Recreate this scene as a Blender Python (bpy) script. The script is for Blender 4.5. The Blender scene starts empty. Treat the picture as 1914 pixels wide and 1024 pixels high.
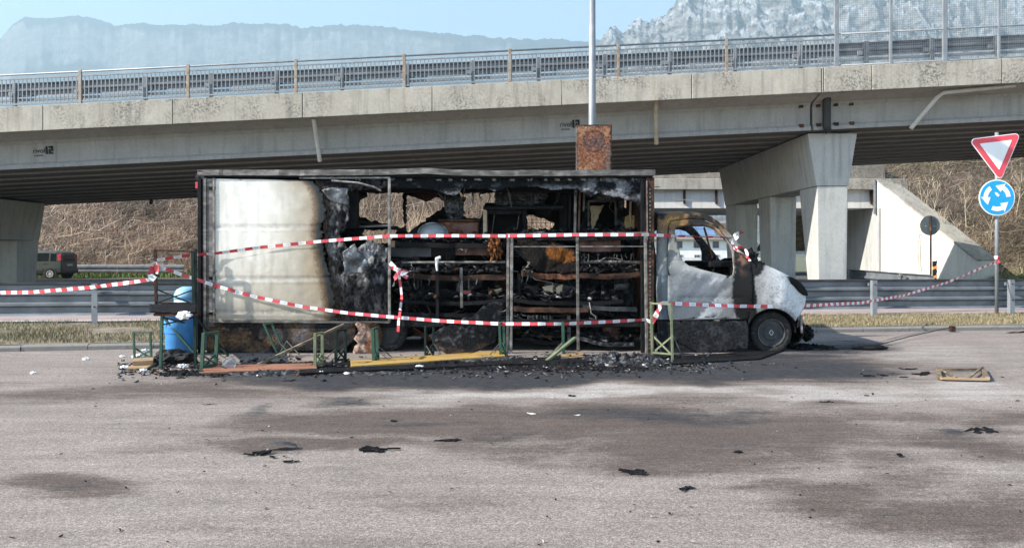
import bpy, bmesh, math, random
import numpy as np
from mathutils import Vector, Matrix, Euler
from mathutils.geometry import delaunay_2d_cdt

S = bpy.context.scene
C = S.collection
R = math.radians
random.seed(7)
rng = np.random.default_rng(7)

# ------------------------------------------------------------------ camera
F, HZ, CX, EYE = 1400.0, 473.0, 957.0, 1.6
cam = bpy.data.cameras.new('camera')
camo = bpy.data.objects.new('camera', cam); C.objects.link(camo)
camo.location = (0, 0, EYE); camo.rotation_euler = (R(90), 0, 0)
cam.sensor_fit = 'HORIZONTAL'; cam.sensor_width = 36.0
cam.lens = 36.0 * F / 1914.0
cam.shift_y = -(512 - HZ) / 1914.0
cam.clip_start = 0.1; cam.clip_end = 40000
S.camera = camo

# ------------------------------------------------------------------ sky, sun, exposure
SUN = Vector((-4.4, -1.4, 2.93)).normalized()
W = bpy.data.worlds.new('World'); S.world = W; W.use_nodes = True
nt = W.node_tree
sky = nt.nodes.new('ShaderNodeTexSky'); sky.sky_type = 'NISHITA'; sky.sun_disc = False
sky.sun_elevation = math.asin(SUN.z); sky.sun_rotation = math.atan2(SUN.x, SUN.y)
sky.air_density = 1.0; sky.dust_density = 0.3; sky.ozone_density = 0.6; sky.altitude = 200
bg = nt.nodes['Background']; bg.inputs[1].default_value = 0.15
nt.links.new(sky.outputs[0], bg.inputs[0])
sl = bpy.data.lights.new('sun', 'SUN'); sl.energy = 5.0; sl.angle = R(0.53); sl.color = (1.0, 0.95, 0.87)
so = bpy.data.objects.new('sun', sl); C.objects.link(so); so.location = (-20, -10, 30)
so.rotation_euler = (-SUN).to_track_quat('-Z', 'Y').to_euler()
S.view_settings.view_transform = 'Standard'; S.view_settings.look = 'None'
S.view_settings.gamma = 1.0; S.view_settings.use_curve_mapping = False
S.view_settings.exposure = 1.2
S.cycles.max_bounces = 6; S.cycles.volume_bounces = 0; S.cycles.transparent_max_bounces = 8

# ------------------------------------------------------------------ helpers
def PX(px, Y): return (px - CX) / F * Y
def PZ(py, Y): return EYE - (py - HZ) / F * Y
def P(px, py, Y): return Vector((PX(px, Y), Y, PZ(py, Y)))
def G(px, py, z=0.0):
    Y = (EYE - z) * F / (py - HZ)
    return Vector((PX(px, Y), Y, z))

def _h(ix, iy, s):
    v = np.sin(ix * 127.1 + iy * 311.7 + s * 74.7) * 43758.5453
    return v - np.floor(v)
def vn(x, y, s=0):
    x = np.asarray(x, float); y = np.asarray(y, float)
    ix = np.floor(x); iy = np.floor(y); fx = x - ix; fy = y - iy
    fx = fx * fx * (3 - 2 * fx); fy = fy * fy * (3 - 2 * fy)
    a = _h(ix, iy, s); b = _h(ix + 1, iy, s); c = _h(ix, iy + 1, s); d = _h(ix + 1, iy + 1, s)
    return (a + (b - a) * fx) * (1 - fy) + (c + (d - c) * fx) * fy
def fbm(x, y, s=0, o=5, g=0.5):
    t = 0; a = 1; n = 0
    x = np.asarray(x, float); y = np.asarray(y, float)
    for k in range(o):
        t = t + a * vn(x * 2 ** k + 13.7 * k, y * 2 ** k - 7.3 * k, s + k); n += a; a *= g
    return t / n
def smooth(a, b, x):
    t = np.clip((np.asarray(x, float) - a) / (b - a), 0, 1); return t * t * (3 - 2 * t)

def tag(o, label=None, cat=None, group=None, kind=None):
    if label: o['label'] = label
    if cat: o['category'] = cat
    if group: o['group'] = group
    if kind: o['kind'] = kind
    return o
def link(name, me, mat=None, parent=None):
    o = bpy.data.objects.new(name, me); C.objects.link(o)
    if mat is not None and not me.materials: me.materials.append(mat)
    if parent is not None:
        o.parent = parent
        o.matrix_parent_inverse = PINV.get(parent.name, Matrix())
    return o
PINV = {}
def emp(name, loc=(0, 0, 0), rz=0.0, local=False):
    e = bpy.data.objects.new(name, None); C.objects.link(e); e.empty_display_size = 0.2
    e.location = loc; e.rotation_euler = (0, 0, rz)
    if not local: PINV[e.name] = Matrix.Translation(-Vector(loc))
    return e
def copy_tree(o, parent=None):
    c = o.copy(); C.objects.link(c)
    if o.name in PINV: PINV[c.name] = PINV[o.name]
    if parent is not None: c.parent = parent
    for ch in list(o.children): copy_tree(ch, c)
    return c
def pymesh(name, V, Fc, smooth_=False):
    me = bpy.data.meshes.new(name)
    me.from_pydata([tuple(v) for v in V], [], Fc); me.update()
    if smooth_: me.polygons.foreach_set('use_smooth', [True] * len(me.polygons))
    return me
def npmesh(name, V, T, smooth_=False):
    """fast triangle / quad mesh from arrays"""
    V = np.asarray(V, np.float32); T = np.asarray(T, np.int32); k = T.shape[1]
    me = bpy.data.meshes.new(name)
    me.vertices.add(len(V)); me.vertices.foreach_set('co', V.ravel())
    me.loops.add(T.size); me.loops.foreach_set('vertex_index', T.ravel())
    me.polygons.add(len(T)); me.polygons.foreach_set('loop_start', np.arange(0, T.size, k, dtype=np.int32))
    me.polygons.foreach_set('loop_total', np.full(len(T), k, np.int32))
    if smooth_: me.polygons.foreach_set('use_smooth', np.ones(len(T), bool))
    me.update(calc_edges=True); me.validate()
    return me
def setcol(me, cols, name='Col'):
    a = me.color_attributes.new(name, 'FLOAT_COLOR', 'POINT')
    c = np.ones((len(me.vertices), 4), np.float32)
    if isinstance(cols, tuple):
        setcol(me, cols[1], 'Burn'); cols = cols[0]; a = me.color_attributes[name]
    cols = np.asarray(cols); c[:, :cols.shape[1]] = cols
    a.data.foreach_set('color', c.ravel())
def verts_np(me):
    v = np.empty(len(me.vertices) * 3, np.float32); me.vertices.foreach_get('co', v); return v.reshape(-1, 3)

class MB:
    def __init__(s, fn=None): s.v = []; s.f = []; s.fn = fn
    def add(s, V, Fc):
        n = len(s.v); s.v += [Vector(v) for v in V]; s.f += [tuple(i + n for i in f) for f in Fc]; return s
    def box(s, x0, x1, y0, y1, z0, z1):
        return s.add([(x0, y0, z0), (x1, y0, z0), (x1, y1, z0), (x0, y1, z0), (x0, y0, z1), (x1, y0, z1), (x1, y1, z1), (x0, y1, z1)],
                     [(0, 3, 2, 1), (4, 5, 6, 7), (0, 1, 5, 4), (1, 2, 6, 5), (2, 3, 7, 6), (3, 0, 4, 7)])
    def bar(s, p, q, w, h=None, up=(0, 0, 1), roll=0):
        h = h or w; p = Vector(p); q = Vector(q); d = (q - p).normalized(); up = Vector(up)
        if abs(d.dot(up)) > 0.95: up = Vector((0, 1, 0))
        a = d.cross(up).normalized(); b = a.cross(d).normalized()
        if roll:
            m = Matrix.Rotation(roll, 3, d); a = m @ a; b = m @ b
        o = [a * (i * w / 2) + b * (j * h / 2) for i, j in ((-1, -1), (1, -1), (1, 1), (-1, 1))]
        return s.add([p + k for k in o] + [q + k for k in o],
                     [(3, 2, 1, 0), (4, 5, 6, 7), (0, 1, 5, 4), (1, 2, 6, 5), (2, 3, 7, 6), (3, 0, 4, 7)])
    def tube(s, pts, r, n=8, cap=True):
        pts = [Vector(p) for p in pts]; m = len(pts); rr = r if isinstance(r, (list, tuple)) else [r] * m
        V = []; up = Vector((0, 0, 1)); a = None
        for i, p in enumerate(pts):
            d = (pts[min(i + 1, m - 1)] - pts[max(i - 1, 0)]).normalized()
            if a is None:
                a = d.cross(up if abs(d.z) < 0.95 else Vector((0, 1, 0))).normalized()
            else:
                a = (a - d * a.dot(d)).normalized()
            b = d.cross(a)
            V += [p + (a * math.cos(2 * math.pi * k / n) + b * math.sin(2 * math.pi * k / n)) * rr[i] for k in range(n)]
        Fc = [(i * n + k, i * n + (k + 1) % n, (i + 1) * n + (k + 1) % n, (i + 1) * n + k) for i in range(m - 1) for k in range(n)]
        if cap: Fc += [tuple(range(n - 1, -1, -1)), tuple((m - 1) * n + k for k in range(n))]
        return s.add(V, Fc)
    def prism(s, poly, a, b, to3):
        """2-D polygon extruded between two depths; to3(u, v, d) -> point"""
        n = len(poly)
        return s.add([to3(u, v, a) for u, v in poly] + [to3(u, v, b) for u, v in poly],
                     [tuple(range(n)), tuple(range(2 * n - 1, n - 1, -1))] + [(i, i + n, (i + 1) % n + n, (i + 1) % n) for i in range(n)])
    def lathe(s, prof, n=24, to3=None, closed=False):
        """profile of (radius, height) turned about an axis; to3(x, y, h)"""
        to3 = to3 or (lambda x, y, h: (x, y, h)); m = len(prof)
        V = [to3(r * math.cos(2 * math.pi * k / n), r * math.sin(2 * math.pi * k / n), h) for r, h in prof for k in range(n)]
        Fc = [(i * n + k, i * n + (k + 1) % n, (i + 1) * n + (k + 1) % n, (i + 1) * n + k) for i in range(m - 1) for k in range(n)]
        if closed: Fc += [((m - 1) * n + k, (m - 1) * n + (k + 1) % n, (k + 1) % n, k) for k in range(n)]
        else: Fc += [tuple(range(n - 1, -1, -1)), tuple((m - 1) * n + k for k in range(n))]
        return s.add(V, Fc)
    def mesh(s, name, sm=False):
        V = [s.fn(v) for v in s.v] if s.fn else s.v
        me = pymesh(name, V, s.f, sm)
        bm = bmesh.new(); bm.from_mesh(me); bmesh.ops.recalc_face_normals(bm, faces=bm.faces); bm.to_mesh(me); bm.free()
        return me
    def build(s, name, mat, parent=None, sm=False, bev=0, col=None):
        me = s.mesh(name, sm)
        if col is not None: setcol(me, col(verts_np(me)))
        o = link(name, me, mat, parent)
        if bev:
            b = o.modifiers.new('bevel', 'BEVEL'); b.width = bev; b.segments = 2; b.limit_method = 'ANGLE'; b.angle_limit = R(40)
        return o

def inside(poly, x, y):
    c = np.zeros(len(x), bool); n = len(poly); j = n - 1
    for i in range(n):
        xi, yi = poly[i]; xj, yj = poly[j]
        k = ((yi > y) != (yj > y)) & (x < (xj - xi) * (y - yi) / ((yj - yi) or 1e-12) + xi)
        c ^= k; j = i
    return c
def ragged(poly, step, amp, seed=0, close=True):
    """subdivide an outline and jitter it: a torn or burnt edge"""
    r = random.Random(seed); out = []; n = len(poly)
    for i in range(n if close else n - 1):
        a = Vector(poly[i]); b = Vector(poly[(i + 1) % n]); k = max(1, int((b - a).length / step))
        for t in range(k):
            p = a.lerp(b, t / k)
            out.append((p.x + r.gauss(0, amp), p.y + r.gauss(0, amp)))
    return out
def plate(name, outer, holes, to3, mat, parent=None, sp=0.1, th=0.01, col=None, disp=None, sm=True, seed=1, off=-1):
    """sheet cut to an outline with holes, meshed finely enough to be bent and stained.
    outline in u,v; to3(u, v) -> xyz arrays; disp(u, v) is added along y"""
    loops = [list(outer)] + [list(h) for h in holes]
    P2 = []; E = []
    for lp in loops:
        n0 = len(P2); P2 += [Vector(p) for p in lp]; E += [(n0 + i, n0 + (i + 1) % len(lp)) for i in range(len(lp))]
    us = [p[0] for p in outer]; vs = [p[1] for p in outer]
    r = np.random.default_rng(seed)
    gu, gv = np.meshgrid(np.arange(min(us) + sp / 2, max(us), sp), np.arange(min(vs) + sp / 2, max(vs), sp))
    gu = gu.ravel() + r.uniform(-.25, .25, gu.size) * sp; gv = gv.ravel() + r.uniform(-.25, .25, gv.size) * sp
    k = inside(outer, gu, gv)
    for h in holes: k &= ~inside(h, gu, gv)
    P2 += [Vector((float(a), float(b))) for a, b in zip(gu[k], gv[k])]
    res = delaunay_2d_cdt(P2, E, [], 0, 1e-6)
    V2 = np.array([tuple(v) for v in res[0]]); T = np.array([f for f in res[2] if len(f) == 3])
    cc = V2[T].mean(axis=1)
    k = inside(outer, cc[:, 0], cc[:, 1])
    for h in holes: k &= ~inside(h, cc[:, 0], cc[:, 1])
    T = T[k]; used = np.unique(T); mp = -np.ones(len(V2), int); mp[used] = np.arange(len(used)); T = mp[T]; V2 = V2[used]
    X, Y, Z = to3(V2[:, 0], V2[:, 1])
    V = np.stack([np.broadcast_to(X, len(V2)), np.broadcast_to(Y, len(V2)), np.broadcast_to(Z, len(V2))], 1).astype(float)
    if disp is not None: V[:, 1] += disp(V2[:, 0], V2[:, 1])
    me = npmesh(name, V, T, sm)
    if col is not None: setcol(me, col(V2[:, 0], V2[:, 1]))
    o = link(name, me, mat, parent)
    if th:
        s = o.modifiers.new('thick', 'SOLIDIFY'); s.thickness = th; s.offset = off
    return o
def grid_mesh(name, X, Y, Z, sm=True):
    n, m = X.shape
    V = np.stack([X, Y, Z], -1).reshape(-1, 3)
    i = np.arange(n * m).reshape(n, m)
    T = np.stack([i[:-1, :-1], i[:-1, 1:], i[1:, 1:], i[1:, :-1]], -1).reshape(-1, 4)
    return npmesh(name, V, T, sm)
def at12(Y): return lambda u, v: (PX(u, Y), Y, PZ(v, Y))

# ------------------------------------------------------------------ materials
def _base(name):
    m = bpy.data.materials.new(name); m.use_nodes = True
    t = m.node_tree; b = t.nodes['Principled BSDF']
    return m, t, t.nodes.new, t.links.new, b
def mixc(t, f, a, b, mode='MIX'):
    n = t.nodes.new('ShaderNodeMix'); n.data_type = 'RGBA'; n.blend_type = mode
    for k, v in ((0, f), (6, a), (7, b)):
        if hasattr(v, 'is_linked') or hasattr(v, 'links'): t.links.new(v, n.inputs[k])
        else: n.inputs[k].default_value = v if k == 0 else (*v, 1)
    return n.outputs[2]
def noise(t, scale, detail=6, rough=.55, stretch=None, coord='Object', off=None, dist=0):
    tc = t.nodes.new('ShaderNodeTexCoord'); n = t.nodes.new('ShaderNodeTexNoise')
    n.inputs['Scale'].default_value = scale; n.inputs['Detail'].default_value = detail; n.inputs['Roughness'].default_value = rough
    n.inputs['Distortion'].default_value = dist
    if stretch or off:
        mp = t.nodes.new('ShaderNodeMapping'); mp.inputs['Scale'].default_value = stretch or (1, 1, 1)
        if off: mp.inputs['Location'].default_value = off
        t.links.new(tc.outputs[coord], mp.inputs[0]); t.links.new(mp.outputs[0], n.inputs['Vector'])
    else: t.links.new(tc.outputs[coord], n.inputs['Vector'])
    return n.outputs['Fac']
def ramp(t, fac, stops):
    n = t.nodes.new('ShaderNodeValToRGB'); e = n.color_ramp.elements
    while len(e) < len(stops): e.new(0.5)
    for k, (p, c) in enumerate(stops):
        e[k].position = p; e[k].color = (*c, 1) if hasattr(c, '__len__') else (c, c, c, 1)
    t.links.new(fac, n.inputs[0]); return n.outputs[0]
def bumpn(t, b, h, strength, dist=0.02):
    n = t.nodes.new('ShaderNodeBump'); n.inputs['Strength'].default_value = strength; n.inputs['Distance'].default_value = dist
    t.links.new(h, n.inputs['Height']); t.links.new(n.outputs[0], b.inputs['Normal'])
def mat(name, stops, scale=4, rough=.75, metal=0, bump=0, bscale=None, stretch=None, detail=6, bdist=.02, nrough=.6, rvar=0):
    m, t, N, L, b = _base(name)
    f = noise(t, scale, detail, nrough, stretch)
    if len(stops) == 1 and not hasattr(stops[0][0], '__len__'): stops = [stops[0], stops[0]]
    c = ramp(t, f, stops); L(c, b.inputs['Base Color'])
    b.inputs['Roughness'].default_value = rough; b.inputs['Metallic'].default_value = metal
    if rvar:
        q = ramp(t, noise(t, scale * 2.3, 4), [(.3, max(0, rough - rvar)), (.7, min(1, rough + rvar))]); L(q, b.inputs['Roughness'])
    if bump: bumpn(t, b, noise(t, bscale or scale * 4, 5, .65, stretch), bump, bdist)
    return m
def vmat(name, scale=6, lo=.7, hi=1.2, rough=.7, metal=0, bump=0, bscale=20, stretch=None, bdist=.02, spots=None, spec=.5, burn=None, crack=None):
    """colour from the vertex attribute (stains, wear), broken up by noise"""
    m, t, N, L, b = _base(name)
    a = N('ShaderNodeVertexColor'); a.layer_name = 'Col'
    f = ramp(t, noise(t, scale, 7, .65, stretch), [(.3, lo), (.7, hi)])
    c = mixc(t, 1.0, a.outputs[0], f, 'MULTIPLY')
    if spots:
        sc, p0, p1, colr = spots
        c = mixc(t, ramp(t, noise(t, sc, 6, .7), [(p0, 0.0), (p1, 1.0)]), c, colr)
    if crack:                                   # blistered, crazed paint in patches
        tc = N('ShaderNodeTexCoord'); vo = N('ShaderNodeTexVoronoi'); vo.feature = 'DISTANCE_TO_EDGE'; vo.inputs['Scale'].default_value = crack
        L(tc.outputs['Object'], vo.inputs['Vector'])
        mk_ = N('ShaderNodeMath'); mk_.operation = 'MULTIPLY'; L(ramp(t, vo.outputs['Distance'], [(.02, 1.0), (.09, 0.0)]), mk_.inputs[0]); L(ramp(t, noise(t, 3.2, 5, .6, off=(5, 1, 2)), [(.50, 0.0), (.60, .6)]), mk_.inputs[1])
        c = mixc(t, mk_.outputs[0], c, (.11, .105, .10))
    if burn:                                    # a second, burnt colour that eats into the first along a ragged edge
        q = N('ShaderNodeVertexColor'); q.layer_name = 'Burn'
        ad = N('ShaderNodeMath'); ad.operation = 'MULTIPLY_ADD'; L(noise(t, burn, 9, .72), ad.inputs[0]); ad.inputs[1].default_value = 1.1; ad.inputs[2].default_value = -.55
        a2 = N('ShaderNodeMath'); a2.operation = 'ADD'; L(ad.outputs[0], a2.inputs[0]); L(q.outputs[1], a2.inputs[1])
        qc = mixc(t, 1.0, q.outputs[0], ramp(t, noise(t, burn * 3, 6, .7), [(.3, .45), (.7, 1.6)]), 'MULTIPLY')
        c = mixc(t, ramp(t, a2.outputs[0], [(.34, 0.0), (.66, 1.0)]), c, qc)
    L(c, b.inputs['Base Color']); b.inputs['Roughness'].default_value = rough; b.inputs['Metallic'].default_value = metal
    b.inputs['Specular IOR Level'].default_value = spec
    if bump: bumpn(t, b, noise(t, bscale, 6, .65), bump, bdist)
    return m

MA = {}
MA['steel'] = mat('galvanised_steel', [(.3, (.17, .183, .197)), (.7, (.26, .275, .29))], 3, .5, .25, .05, 40, rvar=.1)
MA['steel_d'] = mat('weathered_steel', [(.3, (.11, .12, .132)), (.7, (.20, .213, .228))], 2.5, .5, .25, .05, 30, rvar=.1)
MA['rustpost'] = mat('rusty_galvanised', [(.35, (.30, .30, .29)), (.5, (.28, .22, .16)), (.7, (.22, .12, .06))], 6, .7, .3, .1)
MA['char'] = mat('charred', [(.3, (.005, .005, .006)), (.58, (.011, .011, .012)), (.74, (.03, .03, .033)), (.88, (.12, .12, .125))], 7, .8, 0, .6, 30, bdist=.03)
MA['soot'] = mat('soot_black', [(.3, (.005, .005, .006)), (.65, (.012, .012, .013)), (.88, (.045, .044, .042))], 5, .7, 0, .3, 25)
MA['ash'] = mat('ash_grey', [(.3, (.008, .008, .009)), (.5, (.03, .03, .033)), (.64, (.12, .12, .125)), (.82, (.38, .38, .38))], 16, .9, 0, .8, 40, bdist=.03)
MA['rust'] = mat('rust', [(.25, (.02, .012, .01)), (.45, (.09, .04, .025)), (.6, (.2, .085, .045)), (.8, (.27, .16, .11))], 6, .8, .1, .3, 30)
MA['rustd'] = mat('dark_rust', [(.3, (.012, .01, .009)), (.5, (.045, .027, .02)), (.66, (.13, .06, .035)), (.85, (.2, .14, .1))], 5, .8, .1, .3, 30)
MA['burnmetal'] = mat('heat_stained_metal', [(.25, (.03, .028, .027)), (.5, (.12, .11, .10)), (.7, (.28, .26, .24)), (.85, (.16, .10, .07))], 4, .55, .5, .1, 25, stretch=(1, 1, 3))
MA['alupost'] = mat('scorched_aluminium', [(.32, (.05, .045, .04)), (.5, (.17, .155, .14)), (.72, (.36, .34, .315))], 9, .5, .3, .1, 25)
MA['foil'] = mat('burnt_foil', [(.25, (.01, .011, .013)), (.5, (.06, .065, .07)), (.7, (.25, .26, .28)), (.85, (.55, .56, .58))], 6, .4, .5, .5, 25)
MA['green'] = mat('green_bench_paint', [(.3, (.012, .045, .028)), (.62, (.02, .075, .045)), (.74, (.035, .03, .02)), (.85, (.09, .05, .03))], 9, .5, 0, .1)
MA['greenw'] = mat('scorched_green_paint', [(.3, (.08, .105, .055)), (.55, (.13, .155, .08)), (.68, (.20, .185, .12)), (.8, (.05, .04, .03))], 9, .6, 0, .1)
MA['greend'] = mat('sooty_green_paint', [(.3, (.008, .012, .012)), (.6, (.016, .03, .025)), (.8, (.05, .035, .028))], 9, .6, 0, .1)
MA['wood_y'] = mat('yellow_plank', [(.3, (.30, .17, .03)), (.5, (.40, .24, .05)), (.6, (.36, .26, .13)), (.68, (.05, .04, .03))], 3, .55, 0, .1, 20, stretch=(.6, 5, 3))
MA['wood_o'] = mat('orange_plank', [(.3, (.22, .08, .045)), (.5, (.27, .115, .065)), (.6, (.14, .065, .04)), (.7, (.03, .025, .02))], 3, .6, 0, .1, 20, stretch=(.6, 5, 3))
MA['wood_r'] = mat('raw_wood', [(.3, (.24, .145, .07)), (.6, (.34, .23, .125)), (.75, (.30, .18, .08)), (.85, (.08, .05, .03))], 4, .7, 0, .15, 25, stretch=(.5, 6, 4))
MA['wood_b'] = mat('scorched_wood', [(.3, (.03, .025, .02)), (.5, (.14, .10, .06)), (.7, (.34, .26, .17))], 5, .75, 0, .2, 25, stretch=(1, 3, 3))
MA['blue'] = mat('blue_plastic', [(.3, (.028, .17, .42)), (.7, (.045, .23, .52)), (.85, (.03, .12, .28))], 3, .45, 0, .03)
MA['bluel'] = mat('pale_blue_plastic', [(.3, (.2, .42, .6)), (.7, (.3, .52, .68))], 3, .4)
MA['white'] = mat('white_plastic', [(.3, (.6, .6, .6)), (.7, (.8, .8, .79)), (.85, (.35, .34, .33))], 12, .5)
MA['blackp'] = mat('black_plastic', [(.3, (.01, .01, .011)), (.7, (.03, .03, .032))], 8, .6, 0, .2)
MA['rubber'] = mat('burnt_rubber', [(.3, (.012, .012, .013)), (.6, (.04, .037, .036)), (.8, (.13, .11, .105))], 14, .85, 0, .5, 40, stretch=(1, 1, 2))
MA['rim'] = mat('sooty_wheel_steel', [(.3, (.014, .015, .017)), (.6, (.04, .043, .047)), (.8, (.10, .10, .105))], 12, .6, .1, .1)
MA['rimring'] = mat('bare_rim_edge', [(.35, (.04, .04, .042)), (.7, (.26, .26, .27))], 9, .5, .5)
MA['brown'] = mat('brown_scorched_board', [(.3, (.04, .024, .02)), (.5, (.13, .075, .06)), (.7, (.2, .125, .1)), (.85, (.07, .045, .04))], 4, .8, 0, .2, 30)
MA['orange'] = mat('burnt_insulation', [(.38, (.015, .01, .008)), (.5, (.09, .035, .013)), (.6, (.22, .085, .025)), (.75, (.45, .27, .12))], 20, .95, 0, .9, 40, bdist=.04)
MA['yellow'] = mat('scorched_yellow_sheet', [(.3, (.45, .26, .06)), (.6, (.55, .38, .16)), (.75, (.12, .07, .03))], 6, .7)
MA['tan'] = mat('scorched_tan_sheet', [(.3, (.30, .23, .15)), (.6, (.48, .39, .27)), (.8, (.12, .09, .06))], 8, .7)
for k_ in ('char', 'soot', 'ash', 'rust', 'rustd', 'rubber', 'brown', 'orange', 'greend', 'blackp'): MA[k_].node_tree.nodes['Principled BSDF'].inputs['Specular IOR Level'].default_value = .1
MA['dome'] = mat('grey_scorched_dome', [(.3, (.24, .26, .27)), (.7, (.40, .42, .43))], 5, .5, .2)
# ================================================================== SETTING
def blob(px, py, cx, cy, rx, ry, p=1.0):
    d = ((px - cx) / rx) ** 2 + ((py - cy) / ry) ** 2
    return np.exp(-np.power(d, p))
KERB = [(-60, 4.5), (-13, 11.25), (-8.3, 12.15), (-5.5, 12.62), (-5.0, 12.9), (-4.4, 14.2), (-3, 14.4), (2, 14.55), (4.7, 14.8), (6.15, 15.05), (10.5, 15.6), (16, 16.3), (60, 22)]
KX = np.array([k[0] for k in KERB]); KY = np.array([k[1] for k in KERB])
def kerbY(x): return np.interp(x, KX, KY)

def asphalt_mat():
    m, t, N, L, b = _base('old_asphalt')
    a = N('ShaderNodeVertexColor'); a.layer_name = 'Col'
    sep = N('ShaderNodeSeparateColor'); L(a.outputs[0], sep.inputs[0])
    base = ramp(t, noise(t, .55, 6, .6), [(.3, (.205, .171, .149)), (.7, (.262, .221, .194))])
    base = mixc(t, 1.0, base, ramp(t, noise(t, 3.2, 9, .75, stretch=(.22, 1.5, 1)), [(.32, .74), (.55, 1.0), (.72, 1.12)]), 'MULTIPLY')
    base = mixc(t, ramp(t, noise(t, 5.5, 7, .7, stretch=(.6, 1.2, 1), off=(4, 2, 0)), [(.64, 0.0), (.72, .6)]), base, (.07, .062, .058))
    # aggregate: single stones, pale and dark
    tc = N('ShaderNodeTexCoord')
    def vor(sc):
        v = N('ShaderNodeTexVoronoi'); v.inputs['Scale'].default_value = sc; v.inputs['Randomness'].default_value = 1
        L(tc.outputs['Object'], v.inputs['Vector']); return v
    v1 = vor(150); s1 = N('ShaderNodeSeparateColor'); L(v1.outputs['Color'], s1.inputs[0])
    g1 = ramp(t, s1.outputs[0], [(0, .5), (.4, .85), (.75, 1.12), (1, 1.55)])
    v2 = vor(60); s2 = N('ShaderNodeSeparateColor'); L(v2.outputs['Color'], s2.inputs[1 - 1])
    g2 = ramp(t, s2.outputs[0], [(0, .84), (.5, 1.0), (1, 1.16)])
    base = mixc(t, 1.0, base, g1, 'MULTIPLY'); base = mixc(t, 1.0, base, g2, 'MULTIPLY')
    # dust, then soot, each broken up by noise
    def brk(ch, sc, lo, hi):
        n1 = noise(t, sc, 10, .78, stretch=(.28, 1.5, 1)); n2 = noise(t, 16, 6, .7, stretch=(.7, 1.2, 1))
        mm = N('ShaderNodeMix'); mm.data_type = 'FLOAT'; mm.inputs[0].default_value = .3; L(n1, mm.inputs[2]); L(n2, mm.inputs[3]); n = mm.outputs[0]
        ad = N('ShaderNodeMath'); ad.operation = 'ADD'; L(ch, ad.inputs[0])
        mu = N('ShaderNodeMath'); mu.operation = 'MULTIPLY_ADD'; L(n, mu.inputs[0]); mu.inputs[1].default_value = 2.3; mu.inputs[2].default_value = -1.15
        L(mu.outputs[0], ad.inputs[1])
        return ramp(t, ad.outputs[0], [(lo, 0.0), (hi, 1.0)])
    dust = brk(sep.outputs[1], 1.6, .34, .8)
    base = mixc(t, dust, base, mixc(t, 1.0, (.36, .33, .30), g1, 'MULTIPLY'))
    wet = brk(sep.outputs[0], 2.2, .16, .74)
    damp = mixc(t, 1.0, base, (.43, .39, .372), 'MULTIPLY')
    base = mixc(t, wet, base, damp)
    sootf = brk(sep.outputs[2], 3.0, .32, .8)
    fl = N('ShaderNodeMath'); fl.operation = 'MULTIPLY_ADD'; L(sep.outputs[0], fl.inputs[0]); fl.inputs[1].default_value = .11; L(noise(t, 7, 9, .78, stretch=(.35, 1.6, 1), off=(1, 7, 0)), fl.inputs[2])
    base = mixc(t, ramp(t, fl.outputs[0], [(.66, 0.0), (.73, .8)]), base, (.035, .032, .031))
    sc = ramp(t, noise(t, 9, 8, .75), [(.3, (.012, .012, .013)), (.6, (.035, .035, .038)), (.75, (.085, .088, .095))])
    base = mixc(t, sootf, base, sc)
    L(base, b.inputs['Base Color']); b.inputs['Roughness'].default_value = .9
    b.inputs['Specular IOR Level'].default_value = .25
    bumpn(t, b, v1.outputs['Distance'], .35, .006)
    return m

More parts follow.
